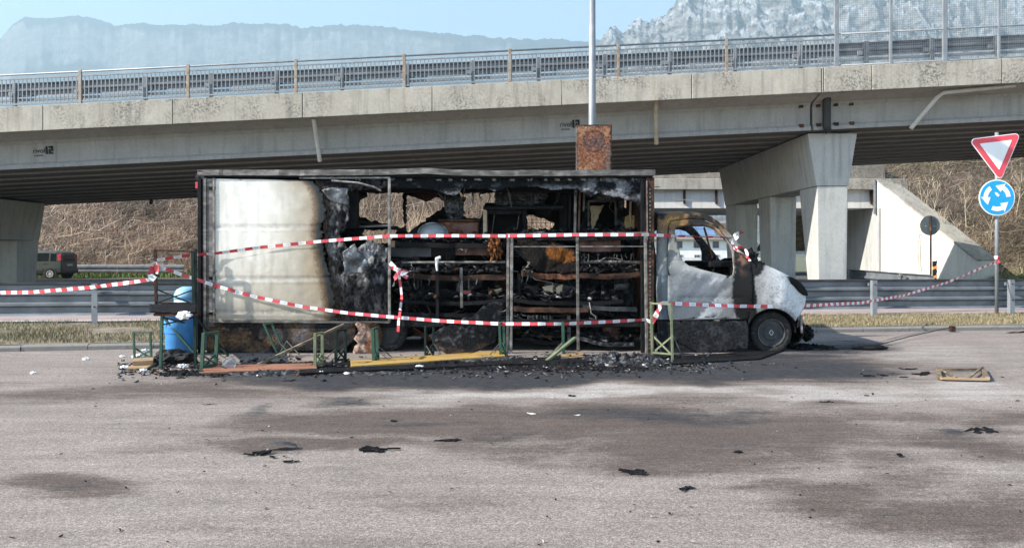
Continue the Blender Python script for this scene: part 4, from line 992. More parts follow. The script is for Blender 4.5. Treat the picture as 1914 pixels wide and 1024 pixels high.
plate('mudguard', ragged([(664, 603), (705, 603), (712, 625), (706, 650), (700, 668), (664, 668), (660, 655), (668, 640), (661, 632), (668, 620)], 6, 1.6, 13), [], px2(YT - .03), MA['v_wall'], tk, 3, .006, mud_col, lambda u, v: .14 * (fbm(u * .06, v * .05, 19) - .5) + .08 * smooth(690, 712, u))
plate('fallen_panel', ragged([(802, 626), (828, 612), (858, 600), (884, 590), (905, 572), (928, 564), (940, 566), (936, 590), (930, 622), (926, 638), (900, 652), (872, 664), (838, 662), (815, 648)], 7, .9, 15), [], px2(YT - .14), MA['v_wall'], tk, 4, .01,
      lambda u, v: np.array((.008, .0085, .010))[None] * np.ones((len(u), 1)) + (smooth(640, 662, v + (fbm(u * .05, v * .05, 5) - .5) * 30)[:, None] * np.array((.06, .032, .02)))
      + (smooth(.6, .75, fbm(u * .12, v * .12, 8))[:, None] * np.array((.05, .05, .055))), lambda u, v: -.10 * np.sin(np.pi * np.clip((u - 800) / 140, 0, 1)) + .03 * fbm(u * .04, v * .04, 2))
# --- chassis, floor, far wall
MB().box(PX(386, YT), PX(1210, YT), 12.12, 14.05, .40, .47).build('floor', MA['soot'], tk)
for y in (12.55, 13.5): MB().box(-4.6, 3.6, y, y + .09, .27, .395).build('chassis_rail', MA['soot'], tk)
MB().box(-.9, .5, 12.75, 13.4, .14, .38).build('fuel_tank', MA['soot'], tk, bev=.05)
MB().box(PX(700, YT), PX(1205, YT), 12.08, 12.14, PZ(612, YT), PZ(598, YT)).build('sill', MA['char'], tk, bev=.01)
MB().box(PX(370, YT), PX(376, YT), YT + .07, YF, .42, 2.86).build('rear_wall', MA['soot'], tk)
z3 = lambda L_: [(580 + a / 5.037, 300 + b_ / 5.037) for a, b_ in L_]
z4 = lambda L_: [(880 + a / 5.037, 300 + b_ / 5.037) for a, b_ in L_]
hA1 = ragged(z3([(440, 520), (440, 430), (480, 370), (530, 340), (530, 308), (870, 308), (885, 640), (720, 600), (560, 560)]), 4, 1.1, 21)
hA2 = ragged(z3([(910, 330), (960, 340), (1060, 385), (1090, 395), (1180, 350), (1260, 370), (1262, 430), (1180, 490), (1090, 550), (1000, 620), (925, 680), (905, 640)]), 4, 1.1, 22)
hA3 = ragged(z3([(500, 655), (830, 655), (740, 770), (560, 800), (510, 740)]), 4, 1.1, 23)
hB = ragged(z3([(1410, 308), (1790, 308), (1740, 400), (1630, 470), (1610, 545), (1480, 540), (1430, 520), (1445, 430)]), 4, 1.0, 24)
hC = ragged(z4([(530, 515), (600, 520), (790, 590), (752, 670), (530, 682)]), 4, .9, 25)
hD = ragged(z4([(1440, 365), (1500, 380), (1490, 470), (1440, 440)]), 4, .6, 26)
def wall_col(u, v):
    n = fbm(u * .03, v * .03, 71, 6, .6); g = smooth(.5, .72, n) * .8
    c = np.array((.010, .0105, .012))[None] * (1 - g[:, None]) + np.array((.085, .088, .095)) * g[:, None]
    w = np.exp(-(((u - 800) / 25) ** 2 + ((v - 372) / 14) ** 2)); c = c * (1 - w[:, None]) + np.array((.13, .06, .035)) * w[:, None]
    return c
plate('back_wall', [(470, 348), (1196, 348), (1196, 620), (470, 620)], [hA1, hA2, hA3, hB, hC, hD], px2(YF - .05), MA['v_wall'], tk, 5, .02, wall_col, lambda u, v: .03 * (fbm(u * .04, v * .04, 31) - .5))
wg = MB()
for k in range(7): a = 984 + k * 9; wg.bar(T(a, 400, YF - .12), T(a, 438, YF - .12), .008)
for k in range(6): b_ = 404 + k * 6.4; wg.bar(T(982, b_, YF - .125), T(1040, b_, YF - .125), .008)
wg.build('wire_grid', MA['rustd'], tk)
MB().box(PX(1207, YT), PX(1223, YT), YT - .01, YT + .07, PZ(662, YT), PZ(332, YT)).build('corner_post', MA['rustd'], tk, bev=.01)
MB().box(PX(1208, YT), PX(1216, YT), YT + .08, YF, .45, 2.85).build('bulkhead', MA['rustd'], tk)
lug = MB()
for k in range(40): b_ = 352 + k * 7.6; lug.box(PX(1213, YT), PX(1216.5, YT), YT - .016, YT - .011, PZ(b_ + 3.8, YT), PZ(b_, YT))
lug.build('rivet_strip', MA['burnmetal'], tk)
MB().box(PX(1198, YT), PX(1205, YT), YT - .01, YT + .04, PZ(660, YT), PZ(334, YT)).build('corner_post', MA['soot'], tk, bev=.008)
MB().bar(T(1209, 338, YT - .02), T(1210, 450, YT - .02), .014).build('panel_frame', MA['alupost'], tk)
# --- charred header across the opening
hd = ragged([(606, 332), (1204, 332), (1204, 372), (1196, 392), (1186, 380), (1160, 372), (1120, 362), (1100, 366), (1080, 352), (1030, 356), (1012, 348), (960, 350), (930, 356), (905, 354), (868, 352), (852, 366), (830, 362), (812, 354), (770, 352), (716, 352), (700, 356), (660, 352), (640, 346)], 5, 1.4, 41)
def head_col(u, v):
    n = fbm(u * .05, v * .06, 81, 6, .62); g = smooth(.50, .68, n) * smooth(340, 356, v)
    c = np.array((.009, .010, .012))[None] * (1 - g[:, None]) + np.array((.20, .21, .22)) * g[:, None]
    r = smooth(1085, 1110, u) * smooth(.42, .62, n) * .8
    c = c * (1 - r[:, None]) + np.array((.19, .20, .215)) * r[:, None]
    ds = (np.abs(v - 336.5) < 1.0) & (np.mod(u + 7 * np.sin(u * .03), 28) < 9); c[ds] = (.35, .34, .33); return c
plate('header_panel', hd, [], px2(YT + .08), MA['v_wall'], tk, 3, .02, head_col, lambda u, v: -.07 * (fbm(u * .05, v * .05, 51) - .5))
MB().box(PX(640, 12.6), PX(1200, 12.6), 12.55, 12.65, PZ(360, 12.6), PZ(350, 12.6)).build('roof_beam', MA['soot'], tk)
MB().box(PX(640, 13.6), PX(1200, 13.6), 13.55, 13.65, PZ(360, 13.6), PZ(352, 13.6)).build('roof_beam', MA['soot'], tk)
# --- counter frame standing in front of the opening
for (pt, b_, top, bot, m_) in ((950, 947, 441, 664, 'alupost'), (957, 954, 441, 664, 'alupost'), (1079, 1081, 441, 664, 'burnmetal'), (1206, 1208, 437, 665, 'alupost')):
    MB().bar(T(pt, top, YT - .10), T(b_ + random.uniform(-2, 2), bot - 3, YT - .07), .045, .04).build('frame_post', MA[m_], tk, bev=.006)
MB().bar(T(946, 440, YT - .10), T(1212, 437, YT - .10), .04, .055).build('frame_bar', MA['alupost'], tk, bev=.006)
MB().bar(T(952, 461, YT - .10), T(1206, 460.5, YT - .10), .014, .014).build('frame_bar', MA['alupost'], tk)
# --- counter, shelves and uprights inside
def board(px0, px1, py0, py1, Ya, Yb, m, name='shelf_board', seg=14, sag=.02, seed=0):
    r = random.Random(seed + int(px0)); mb = MB(); V = []; tilt = r.gauss(0, .035) if name.startswith('shelf') else r.gauss(0, .01)
    for i in range(seg + 1):
        t = i / seg; u = px0 + (px1 - px0) * t; d = -sag * 2.2 * math.sin(math.pi * t) + r.gauss(0, .005) + tilt * (t - .5)
        V += [(PX(u, Ya), Ya + r.gauss(0, .004), PZ(py1, Ya) + d), (PX(u, Ya), Yb, PZ(py1, Ya) + d), (PX(u, Ya), Yb, PZ(py0, Ya) + d), (PX(u, Ya), Ya + r.gauss(0, .004), PZ(py0, Ya) + d)]
    Fc = [(4 * i + k, 4 * i + (k + 1) % 4, 4 * i + 4 + (k + 1) % 4, 4 * i + 4 + k) for i in range(seg) for k in range(4)] + [(3, 2, 1, 0), tuple(4 * seg + k for k in range(4))]
    return mb.add(V, Fc).build(name, m, tk)
grey = mat('sooty_grey_sheet', [(.3, (.015, .016, .018)), (.55, (.04, .043, .048)), (.8, (.10, .105, .11))], 4, .6, .2, .2, 20)
board(718, 806, 463, 480, 12.42, 12.5, grey, 'counter_panel', 6, 0); board(807, 850, 462, 480, 12.40, 12.5, MA['char'], 'counter_panel', 6, 0); board(851, 935, 457, 477, 12.41, 12.5, MA['brown'], 'counter_panel', 6, 0)
board(735, 945, 452, 461, 12.30, 12.8, MA['soot'], 'counter_top', 14, .01)
MB().box(PX(732, 12.35), PX(739, 12.35), 12.28, 12.5, PZ(462, 12.3), PZ(450, 12.3)).build('block', MA['wood_r'], tk)
board(1083, 1160, 450, 470, 12.45, 12.5, MA['brown'], 'counter_panel', 6, 0)
board(940, 1200, 441, 447, 12.35, 12.75, MA['char'], 'counter_top', 12, .01)
MB().tube([T(752, 491, 12.35), T(945, 490, 12.35)], .022, 8).build('tube_rail', MA['alupost'], tk)
MB().tube([T(752, 500, 12.5), T(945, 499, 12.5)], .016, 8).build('tube_rail', MA['soot'], tk)
MB().tube([T(1085, 491, 12.38), T(1120, 489, 12.36), T(1198, 491, 12.38)], .024, 8).build('tube_rail', MA['alupost'], tk)
board(757, 948, 511, 521, 12.25, 12.75, MA['rustd'], sag=.015); board(975, 1078, 509, 519, 12.25, 12.75, MA['rust'], sag=.01); board(1080, 1200, 509, 519, 12.25, 12.75, MA['rustd'], sag=.01)
board(745, 945, 559, 566, 12.22, 12.8, MA['char'], sag=.02); board(960, 1165, 559, 566, 12.22, 12.8, MA['soot'], sag=.02)
board(960, 1100, 574, 583, 12.2, 12.3, MA['rustd'], 'shelf_edge', sag=.005); board(1090, 1190, 572, 580, 12.2, 12.3, grey, 'shelf_edge', sag=.005)
board(742, 945, 585, 592, 12.2, 12.3, MA['char'], 'shelf_edge', sag=.005)
board(1075, 1185, 634, 641, 12.15, 12.7, MA['ash'], sag=.02); board(975, 1080, 630, 637, 12.3, 12.8, MA['char'], sag=.03)
for (a, b_, c_, Y_, w_, m_) in ((817, 482, 600, 12.2, .05, 'soot'), (862, 500, 575, 12.24, .045, 'burnmetal'), (1060, 590, 635, 12.3, .06, 'soot'), (1010, 588, 640, 12.35, .05, 'soot'), (1063, 590, 640, 12.2, .05, 'foil'), (1113, 586, 640, 12.3, .06, 'soot'), (760, 550, 600, 12.3, .05, 'soot'), (905, 590, 640, 12.3, .06, 'soot'), (970, 510, 590, 12.4, .05, 'char')):
    MB().bar(T(a, b_, Y_), T(a + 1, c_, Y_), w_, w_).build('upright', MA[m_], tk)
# upper right: strips, partition with a small window
for (a, b_, c_, w_, Y_, m_) in ((1050, 365, 440, .07, 13.0, 'soot'), (1058, 352, 440, .05, 12.8, 'char'), (1066, 352, 440, .04, 12.6, 'soot'), (1076, 349, 440, .04, 12.5, 'alupost'), (1084, 352, 440, .03, 12.55, 'brown'), (1092, 358, 395, .03, 12.7, 'burnmetal')):
    MB().bar(T(a, b_, Y_), T(a + random.uniform(-3, 2), c_, Y_), w_, w_).build('wall_strip', MA[m_], tk)
def part_col(u, v):
    n = fbm(u * .06, v * .05, 91, 6, .6); g = smooth(.42, .66, n) * (1 - smooth(365, 400, v) * .6)
    return np.array((.010, .011, .013))[None] * (1 - g[:, None]) + np.array((.24, .255, .275)) * g[:, None]
plate('partition', ragged([(1088, 350), (1200, 346), (1200, 600), (1088, 600)], 9, .8, 55), [ragged([(1103, 378), (1148, 378), (1150, 434), (1102, 434)], 7, .5, 56), ragged(z4([(1440, 365), (1500, 380), (1490, 470), (1440, 440)]), 4, .5, 57)], px2(13.3), MA['v_wall'], tk, 4, .02, part_col, lambda u, v: .04 * (fbm(u * .05, v * .05, 13) - .5))
wf = [(1100, 376), (1150, 376), (1152, 436), (1100, 436)]
for a, b_ in zip(wf, wf[1:] + wf[:1]): MB().bar(T(*a, 13.22), T(*b_, 13.22), .03, .03).build('window_frame', MA['burnmetal'], tk)
plate('torn_sheet', ragged([(1103, 386), (1128, 384), (1120, 402), (1112, 420), (1106, 430)], 6, .7, 58), [], px2(13.15), MA['tan'], tk, 4, .006, None, lambda u, v: .03 * (fbm(u * .1, v * .1, 3) - .5))
plate('torn_sheet', ragged([(1168, 404), (1178, 400), (1180, 432), (1168, 432)], 6, .8, 59), [], px2(13.2), MA['yellow'], tk, 4, .006)
plate('torn_sheet', ragged([(1182, 402), (1192, 400), (1196, 424), (1194, 434), (1182, 434)], 6, .8, 60), [], px2(13.18), MA['yellow'], tk, 4, .006)
MB().tube([T(1179, 372, 12.9), T(1178, 400, 12.95), T(1181, 436, 12.9)], .02, 6).build('wall_strip', MA['tan'], tk)

# ---------------------------------------------------------------- cab
YC = 12.06
def cside(u, v):
    """body side: leans in above the waist and toward the nose"""
    X = PX(u, YC); Z = PZ(v, YC)
    u = np.asarray(u, float); v = np.asarray(v, float)
    Y = YC + .13 * smooth(1.25, 2.25, Z) + .30 * smooth(4.25, 4.85, X) ** 1.6 - .03 * np.exp(-((np.asarray(Z) - 1.0) / .35) ** 2) - .02 * np.exp(-((np.asarray(X) - 4.15) / .3) ** 2)
    return PX(u, Y), Y, PZ(v, Y)
YCF = 14.10
def cside_far(u, v):
    X, Y, Z = cside(u, v); return X, YC + YCF - Y, Z
A0 = (1443, 622)
arch = [(A0[0] + 47 * math.cos(R(a)), A0[1] - 46 * math.sin(R(a))) for a in range(176, 22, -7)]
def cab_col(u, v):
    u = np.asarray(u, float); v = np.asarray(v, float)
    n = fbm(u * .03, v * .03, 101, 6, .6); n2 = fbm(u * .08, v * .08, 102, 5); st = fbm((u + v * .9) * .03, (v - u * .6) * .008, 103, 5)
    c = np.array((.42, .435, .45))[None] * np.ones((len(u), 1))
    def mx(k, w):
        nonlocal c; w = np.clip(w, 0, 1); c = c * (1 - w[:, None]) + np.array(k) * w[:, None]
    mx((.13, .15, .175), smooth(.44, .51, st) * smooth(495, 520, v) * (1 - smooth(1400, 1412, u)) * .85); mx((.58, .6, .62), smooth(.60, .66, fbm((u + v * .8) * .035, (v - u * .7) * .012, 203, 5)) * smooth(500, 520, v) * .8); mx((.21, .235, .265), (1 - smooth(1395, 1412, u)) * (.35 + .5 * smooth(525, 565, v)))
    mx((.20, .225, .23), smooth(1262, 1240, u) * .85)                     # grey-green rear pillar
    mx((.40, .40, .36), smooth(1310, 1270, u) * smooth(430, 470, v) * (1 - smooth(500, 560, v)) * .6)
    mx((.30, .285, .25), smooth(490, 455, v) * .8)
    mx((.66, .675, .69), smooth(1408, 1436, u) * (.5 + .4 * smooth(.38, .55, n)))
    mx((.55, .55, .53), np.exp(-((v - (503 + (u - 1290) * .13)) / 7) ** 2) * smooth(1268, 1285, u) * (1 - smooth(1365, 1375, u)))
    dz = (1 - smooth(1396, 1414, u)) * smooth(498, 522, v)
    c = c * (1 - .3 * (1 - smooth(1396, 1414, u)))[:, None]
    mx((.13, .148, .17), dz * (.35 + .3 * smooth(.4, .6, n)))
    s1 = fbm((u + v * .9) * .028, (v - u * .6) * .011, 303, 5); s2 = fbm((u + v * .9) * .034 + 7, (v - u * .6) * .010, 304, 5)
    mx((.085, .10, .12), smooth(.50, .56, s1) * dz * .8); mx((.50, .52, .54), smooth(.54, .60, s2) * dz * .8)
    mx((.10, .115, .115), smooth(1268, 1236, u) * smooth(.40, .56, fbm(u * .10, v * .02, 305, 5)) * .9)
    mx((.17, .165, .16), smooth(2.6, .6, np.abs(u - 1392) / 30) * smooth(440, 480, v) * .75)
    clean = c.copy(); c = np.tile(np.array((.16, .095, .045)), (len(u), 1)); bw = np.zeros(len(u))
    bw = np.maximum(bw, smooth(468, 408, v) * .95); mx((.33, .20, .06), smooth(.50, .56, n2) * smooth(432, 405, v)); mx((.022, .019, .017), smooth(.53, .58, n) * smooth(452, 415, v))
    bw = np.maximum(bw, smooth(1250, 1228, u) * smooth(500, 400, v))
    ed = np.abs(u - (1390 + (v - 520) * .05)) / (15 + 14 * n)               # burnt band before the windscreen foot
    w1 = smooth(1.35, .55, ed) * smooth(448, 476, v) * smooth(640, 580, v); w2 = smooth(1.15, .4, np.hypot((u - 1408) / 26, (v - 494) / 30))
    mx((.010, .0095, .0095), np.clip(np.maximum(w1, w2) * 4, 0, 1)); bw = np.maximum(bw, np.maximum(w1, w2))
    w3 = np.exp(-((u - 1384) / 12) ** 2 - ((v - 486) / 20) ** 2); mx((.17, .10, .07), w3 * smooth(.5, .6, n2))
    w4 = smooth(586, 606, v) * smooth(1402, 1380, u) * .7; mx((.03, .03, .032), w4); bw = np.maximum(bw, w4)
    bw = np.maximum(bw, .35 * smooth(.5, .7, n) * smooth(1330, 1250, u)); bc_ = c; c = clean
    ck = smooth(.045, .0, np.abs(n2 - .5)) * np.exp(-((u - 1440) / 34) ** 2 - ((v - 558) / 22) ** 2)
    mx((.22, .21, .21), ck)
    mx((.05, .05, .05), smooth(10, 2, np.abs(np.hypot(u - A0[0], v - A0[1]) - 47)) * .45)
    return c, np.concatenate([bc_, bw[:, None]], 1)
roofline = [(1227, 402), (1262, 399.5), (1300, 400), (1317, 402), (1330, 407), (1341, 414)]
pillar = [(1350, 422), (1361, 434), (1372, 446), (1382, 457), (1392, 467), (1403, 479)]
hood = [(1412, 489), (1422, 494), (1436, 499), (1450, 505), (1464, 513), (1480, 525), (1492, 538), (1500, 550)]
nose = [(1502, 560), (1500, 572), (1496, 582), (1488, 592)]
door = [(1250, 597), (1249, 425), (1254, 414), (1280, 411.5), (1312, 411), (1332, 420), (1350, 440), (1370, 463), (1388, 481), (1402, 494), (1405, 540), (1404, 570), (1397, 597)]
bodyo = [(1227, 597)] + roofline + pillar + hood + nose + arch[::-1] + [(1398, 600), (1405.6, 572), (1406.6, 540), (1403.6, 493), (1389, 479.6), (1371, 461.5), (1351, 438.5), (1333, 418.5), (1312.5, 409.5), (1280, 410), (1253, 412.5), (1247.6, 425), (1248.4, 597)]
win = [(1180 + a / 2.926, 370 + b_ / 2.926) for a, b_ in [(232, 178), (246, 160), (300, 154), (395, 153), (440, 165), (490, 205), (535, 255), (552, 300), (560, 390), (555, 420), (535, 433), (490, 420), (430, 405), (370, 390), (310, 372), (282, 350), (265, 320), (248, 250)]]
plate('cab_side', bodyo, [], cside, MA['v_cab'], tk, 3, .03, cab_col, lambda u, v: .035 * (fbm(u * .03, v * .03, 5) - .5) * (1 - smooth(1470, 1495, u)))
dr = plate('door', door, [win], cside, MA['v_cab'], tk, 4, .035, cab_col, lambda u, v: -.008 + .035 * (fbm(u * .025, v * .025, 8, 4) - .5) + .012 * np.exp(-((v - 556) / 3.0) ** 2) * smooth(1262, 1275, u) * (1 - smooth(1380, 1392, u)))
for (a, b_) in ((1272, 539), (1299, 539)):
    x_, y_, z_ = cside(a, b_); MB().tube([(x_, y_ - .012, z_), (x_, y_ + .01, z_)], .028, 10).build('handle_hole', MA['soot'], dr)
x_, y_, z_ = cside(1286, 537)
MB().bar((x_ - .09, float(y_) - .016, float(z_) + .03), (x_ + .09, float(y_) - .016, float(z_) + .035), .012, .02).build('door_handle', MA['burnmetal'], dr)
ds = [Vector(cside(a, b_)) + Vector((0, -.002, 0)) for a, b_ in door]
MB().tube(ds + [ds[0]], .007, 5).build('door_seam', MA['soot'], tk)
for ln_ in ([(1262, 597), (1262, 574), (1268, 566)], [(1268, 566), (1300, 563), (1345, 562)], [(1312, 590), (1345, 588)]):
    MB().tube([Vector(cside(a, b_)) + Vector((0, -.006, 0)) for a, b_ in ln_], .005, 5).build('door_crease', MA['soot'], dr)
wfr = ragged([(CX_ + (a - CX_) * 1.0, b_) for CX_ in (1310,) for a, b_ in win], 400, 0)
fr = MB(); wl = [Vector(cside(a, b_)) for a, b_ in win]
fr.tube([p + Vector((0, -.012, 0)) for p in wl] + [wl[0] + Vector((0, -.012, 0))], .012, 6).build('window_seal', MA['burnmetal'], dr)
plate('cab_side', [(1227, 597)] + roofline + pillar + hood + nose + arch[::-1] + [(1397, 600)], [win], cside_far, MA['v_wall'], tk, 6, .03, lambda u, v: np.tile(np.array((.03, .028, .027)), (len(u), 1)) + .05 * smooth(.5, .7, fbm(u * .05, v * .05, 3))[:, None])
def loft(name, prof, m, crown, fwd, colf, nseg=22, inset=0.0):
    """skin across the cab from near side to far side along a side profile"""
    us = np.array([p[0] for p in prof], float); vs = np.array([p[1] for p in prof], float)
    k = np.linspace(0, len(us) - 1, (len(us) - 1) * 3 + 1); us = np.interp(k, np.arange(len(us)), us); vs = np.interp(k, np.arange(len(vs)), vs)
    X, Y, Z = cside(us, vs); t = np.linspace(0, 1, nseg)
    yy = Y[:, None] + (YC + YCF - 2 * Y)[:, None] * t[None]
    sh = 1 - (2 * t - 1) ** 2; sh2 = np.minimum(1, sh * 2.2) * .5 + sh * .5
    XX = X[:, None] + fwd * sh2[None] * smooth(4.1, 4.7, X)[:, None]; ZZ = Z[:, None] + crown * sh2[None]
    me = grid_mesh(name, XX, yy, ZZ)
    uu = np.repeat(us, nseg); vv = np.repeat(vs, nseg); setcol(me, colf(uu, vv))
    o = link(name, me, m, tk); s_ = o.modifiers.new('t', 'SOLIDIFY'); s_.thickness = .02; s_.offset = 0; return o
loft('cab_roof', roofline, MA['v_cab'], .06, 0, cab_col)
loft('hood', hood, MA['v_cab'], .05, .16, cab_col)
loft('nose_panel', [hood[-1]] + nose + [(1492, 600), (1490, 612)], MA['v_cab'], 0.0, .16, lambda u, v: (cab_col(u, v)[0] * (1 - .8 * smooth(575, 590, v)[:, None]), cab_col(u, v)[1]))
MB().box(PX(1330, YC), PX(1412, YC), YC + .12, YCF - .12, PZ(500, YC), PZ(489, YC)).build('cowl', MA['char'], tk, bev=.02)
MB().box(PX(1370, YC), PX(1405, YC), YC + .10, YCF - .10, PZ(600, YC), PZ(500, YC)).build('firewall', MA['soot'], tk)
MB().box(PX(1229, YC), PX(1236, YC), YC + .1, YCF - .1, .4, PZ(500, YC)).build('cab_rear_wall', MA['soot'], tk)
MB().box(PX(1236, YC), PX(1370, YC), YC + .1, YCF - .1, .36, .42).build('cab_floor', MA['soot'], tk)
for yy in (12.3, 13.2):                                                          # burnt seat frames
    MB().box(PX(1262, YC), PX(1300, YC), yy, yy + .5, .45, .85).build('seat_frame', MA['char'], tk, bev=.04)
    MB().bar((PX(1262, YC), yy + .25, .8), (PX(1252, YC), yy + .25, 1.5), .42, .07, up=(1, 0, 0)).build('seat_back', MA['rustd'], tk)
MB().bar(T(1316, 425, 12.9), T(1340, 512, 12.9), .03, .02).build('pillar_rod', MA['rust'], tk)
MB().tube([T(1330, 500, 12.4) + Vector((.19 * math.cos(R(a)) * .4, .19 * math.sin(R(a)), .19 * math.cos(R(a)))) for a in range(0, 361, 30)], .014, 6).build('steering_wheel', MA['soot'], tk)
# headlight socket, burnt out
hl = [(1320 + a / 3.938, 420 + b_ / 3.938) for a, b_ in [(585, 380), (610, 386), (640, 400), (672, 424), (702, 456), (722, 490), (734, 524), (702, 519), (668, 492), (640, 458), (612, 432)]]
def cs_out(d): 
    def f(u, v):
        X, Y, Z = cside(np.minimum(u, 1503), v); return PX(u, Y), Y - d, Z
    return f
hlo = plate('headlight', hl, [], cs_out(.012), MA['soot'], tk, 4, .05, None, None, True, 3)
rim_ = MB().tube([Vector(cs_out(.02)(a, b_)) for a, b_ in hl[:7]], .008, 6); rim_.build('lamp_rim', MA['burnmetal'], hlo)
# burnt lower body, melted bumper
def low_col(u, v):
    n = fbm(u * .06, v * .06, 111, 6, .65); g = smooth(.52, .72, n) * .6
    return np.array((.014, .0145, .016))[None] * (1 - g[:, None]) + np.array((.045, .048, .052)) * g[:, None]
plate('sill_panel', ragged([(1228, 600), (1392, 598.5), (1397, 612), (1398, 640), (1396, 649), (1350, 656), (1300, 661), (1262, 662), (1228, 662)], 8, .7, 65), [], lambda u, v: (PX(u, YC), YC - .03, PZ(v, YC)), MA['v_wall'], tk, 5, .02, low_col, lambda u, v: .03 * (fbm(u * .03, v * .03, 7) - .5))
def lump(name, c_, size, seed, m, parent=None, amp=.5, sub=3, fr_=2.2, flat=None):
    bm = bmesh.new(); bmesh.ops.create_icosphere(bm, subdivisions=sub, radius=1)
    from mathutils import noise as mn
    for v in bm.verts:
        d = v.co.normalized(); k = 1 + amp * (mn.fractal(d * fr_ + Vector((seed * 3.7, seed, -seed)), 1.0, 2, 4))
        v.co = Vector((d.x * size[0], d.y * size[1], d.z * size[2])) * k + Vector(c_)
        if flat is not None and v.co.z < flat: v.co.z = flat
    me = bpy.data.meshes.new(name); bm.to_mesh(me); bm.free()
    return link(name, me, m, parent)
loft('bumper', [(1486, 598), (1497, 602), (1502, 612), (1500, 626), (1494, 638), (1484, 644)], MA['v_wall'], 0, .14, lambda u, v: np.tile(np.array((.016, .016, .017)), (len(u), 1)))
lump('bumper_scrap', T(1505, 622, 12.75), (.09, .22, .13), 3, MA['soot'], tk, .5, 4, 2.2)
lump('bumper_scrap', T(1490, 648, 12.7), (.2, .3, .06), 5, MA['soot'], tk, .5, 4, 2.2)
MB().bar(T(1497, 590, YC + .1), T(1498, 622, YC + .1), .03, .05).build('bumper_bracket', MA['alupost'], tk)
lump('bulkhead_lump', T(1402, 488, 12.12), (.12, .08, .19), 8, MA['char'], tk, .4, 4, 2.4)
lump('bulkhead_lump', T(1416, 502, 12.05), (.10, .04, .13), 9, MA['char'], tk, .4, 4, 2.6)
for k in range(6): lump('dashboard', T(1310 + k * 13, 505 + random.uniform(-3, 3), 12.5 + random.uniform(-.1, .5)), (.11, .2, .10), 20 + k, MA['char'], tk, .8, 3, 4)
# wheels: burnt tyre, steel rim, hub with its diamond mark
def wheel(cx, cy, z, r, face=-1, detail=True, squash=.05):
    e = emp('wheel', (cx, cy, z)); e.parent = tk; e.matrix_parent_inverse = PINV[tk.name]
    PINV[e.name] = Matrix.Translation(-Vector((cx, cy, z)))
    w = .2; f3 = lambda a, b_, h: Vector((cx + a, cy + face * h, z + b_))
    def sag(v):
        dz = v.z - (z - r)
        if dz < .10: v = Vector((v.x, v.y + face * .05 * (1 - dz / .1), max(v.z, z - r + squash)))
        return v
    mb = MB(sag); pr = [(r * .62, .005), (r * .66, .085), (r * .8, .10), (r * .93, .095), (r * .99, .07), (r, .03), (r, -.06), (r * .97, -.09), (r * .64, -.1)]
    mb.lathe(pr, 40, f3, True).build('tyre', MA['rubber'], e, sm=True)
    rm = MB(); rm.lathe([(r * .655, .06), (r * .655, .09), (r * .61, .09), (r * .57, .03), (r * .50, .025), (r * .50, .05), (r * .44, .062), (0.03, .07), (0.001, .07)], 36, f3)
    rim = rm.build('rim', MA['rim'], e, sm=False)
    if detail:
        MB().lathe([(r * .625, .088), (r * .655, .088), (r * .655, .098), (r * .625, .098)], 36, f3, True).build('rim_edge', MA['rimring'], e)
        for k in range(14):
            a = 2 * math.pi * k / 14
            MB().tube([f3(r * .535 * math.cos(a), r * .535 * math.sin(a), .026), f3(r * .535 * math.cos(a), r * .535 * math.sin(a), .034)], .016, 8).build('vent_hole', MA['soot'], e)
        MB().lathe([(r * .36, .068), (r * .38, .074), (r * .36, .08)], 30, f3).build('hub_cap', MA['rim'], e)
        dm = MB(); s = .034
        for (p_, q_) in (((0, s * 1.3), (s, 0)), ((s, 0), (0, -s * 1.3)), ((0, -s * 1.3), (-s, 0)), ((-s, 0), (0, s * 1.3))):
            dm.bar(f3(*p_, .084), f3(*q_, .084), .013, .01)
        dm.build('diamond_emblem', mat('emblem_metal', [(.3, (.4, .4, .42)), (.7, (.55, .55, .57))], 5, .4, .6), e)
    return e
xw = PX(1440, 12.2)
wheel(xw, 12.24, .31, .34); wheel(xw, 13.9, .34, .34, 1, False)
xr_ = PX(722, 12.3); wheel(xr_, 12.32, .31, .34, -1, False); wheel(xr_, 13.85, .34, .34, 1, False)
ai = MB()
pts_ = [(A0[0] + 47 * math.cos(R(a)), A0[1] - 46 * math.sin(R(a))) for a in range(180, -10, -10)]
Va = []; 
for (a, b_) in pts_: Va += [(PX(a, YC), YC + .04, PZ(b_, YC)), (PX(a, YC), YC + .45, PZ(b_, YC))]
ai.add(Va, [(2 * i, 2 * i + 1, 2 * i + 3, 2 * i + 2) for i in range(len(pts_) - 1)]).build('wheel_arch', MA['soot'], tk)
MB().box(PX(1397, YC), PX(1490, YC), YC + .46, YC + .5, .2, PZ(570, YC)).build('wheel_arch', MA['soot'], tk)
# ================================================================== THINGS INSIDE THE TRUCK
def sheet(name, px0, px1, py0, py1, Y, m, amp, seed, label, cat, n=34, fr_=.09):
    u = np.linspace(px0, px1, n); v = np.linspace(py0, py1, n); U, V_ = np.meshgrid(u, v); r = np.random.default_rng(seed)
    d = (np.abs(2 * fbm(U * fr_, V_ * fr_, seed, 4, .6) - 1) - .3) * amp
    e = (fbm(U * .1, V_ * .1, seed + 5) - .5) * 16
    U2 = U + e * np.abs(2 * (U - px0) / (px1 - px0) - 1); V2 = V_ + e * .7 * np.abs(2 * (V_ - py0) / (py1 - py0) - 1)
    Yc = Y - d
    me = grid_mesh(name, PX(U2, Y), Yc, PZ(V2, Y), False)
    o = link(name, me, m); o.modifiers.new('t', 'SOLIDIFY').thickness = .008
    return tag(o, label, cat)
sheet('crumpled_foil', 926, 1020, 351, 386, 12.85, MA['foil'], .30, 5, 'crumpled grey foil draped over the charred cabinet', 'foil', 44)
sheet('crumpled_foil', 834, 868, 366, 402, 12.75, MA['foil'], .25, 9, 'small crumpled foil clump hanging left of the charred cabinet', 'foil', 30)
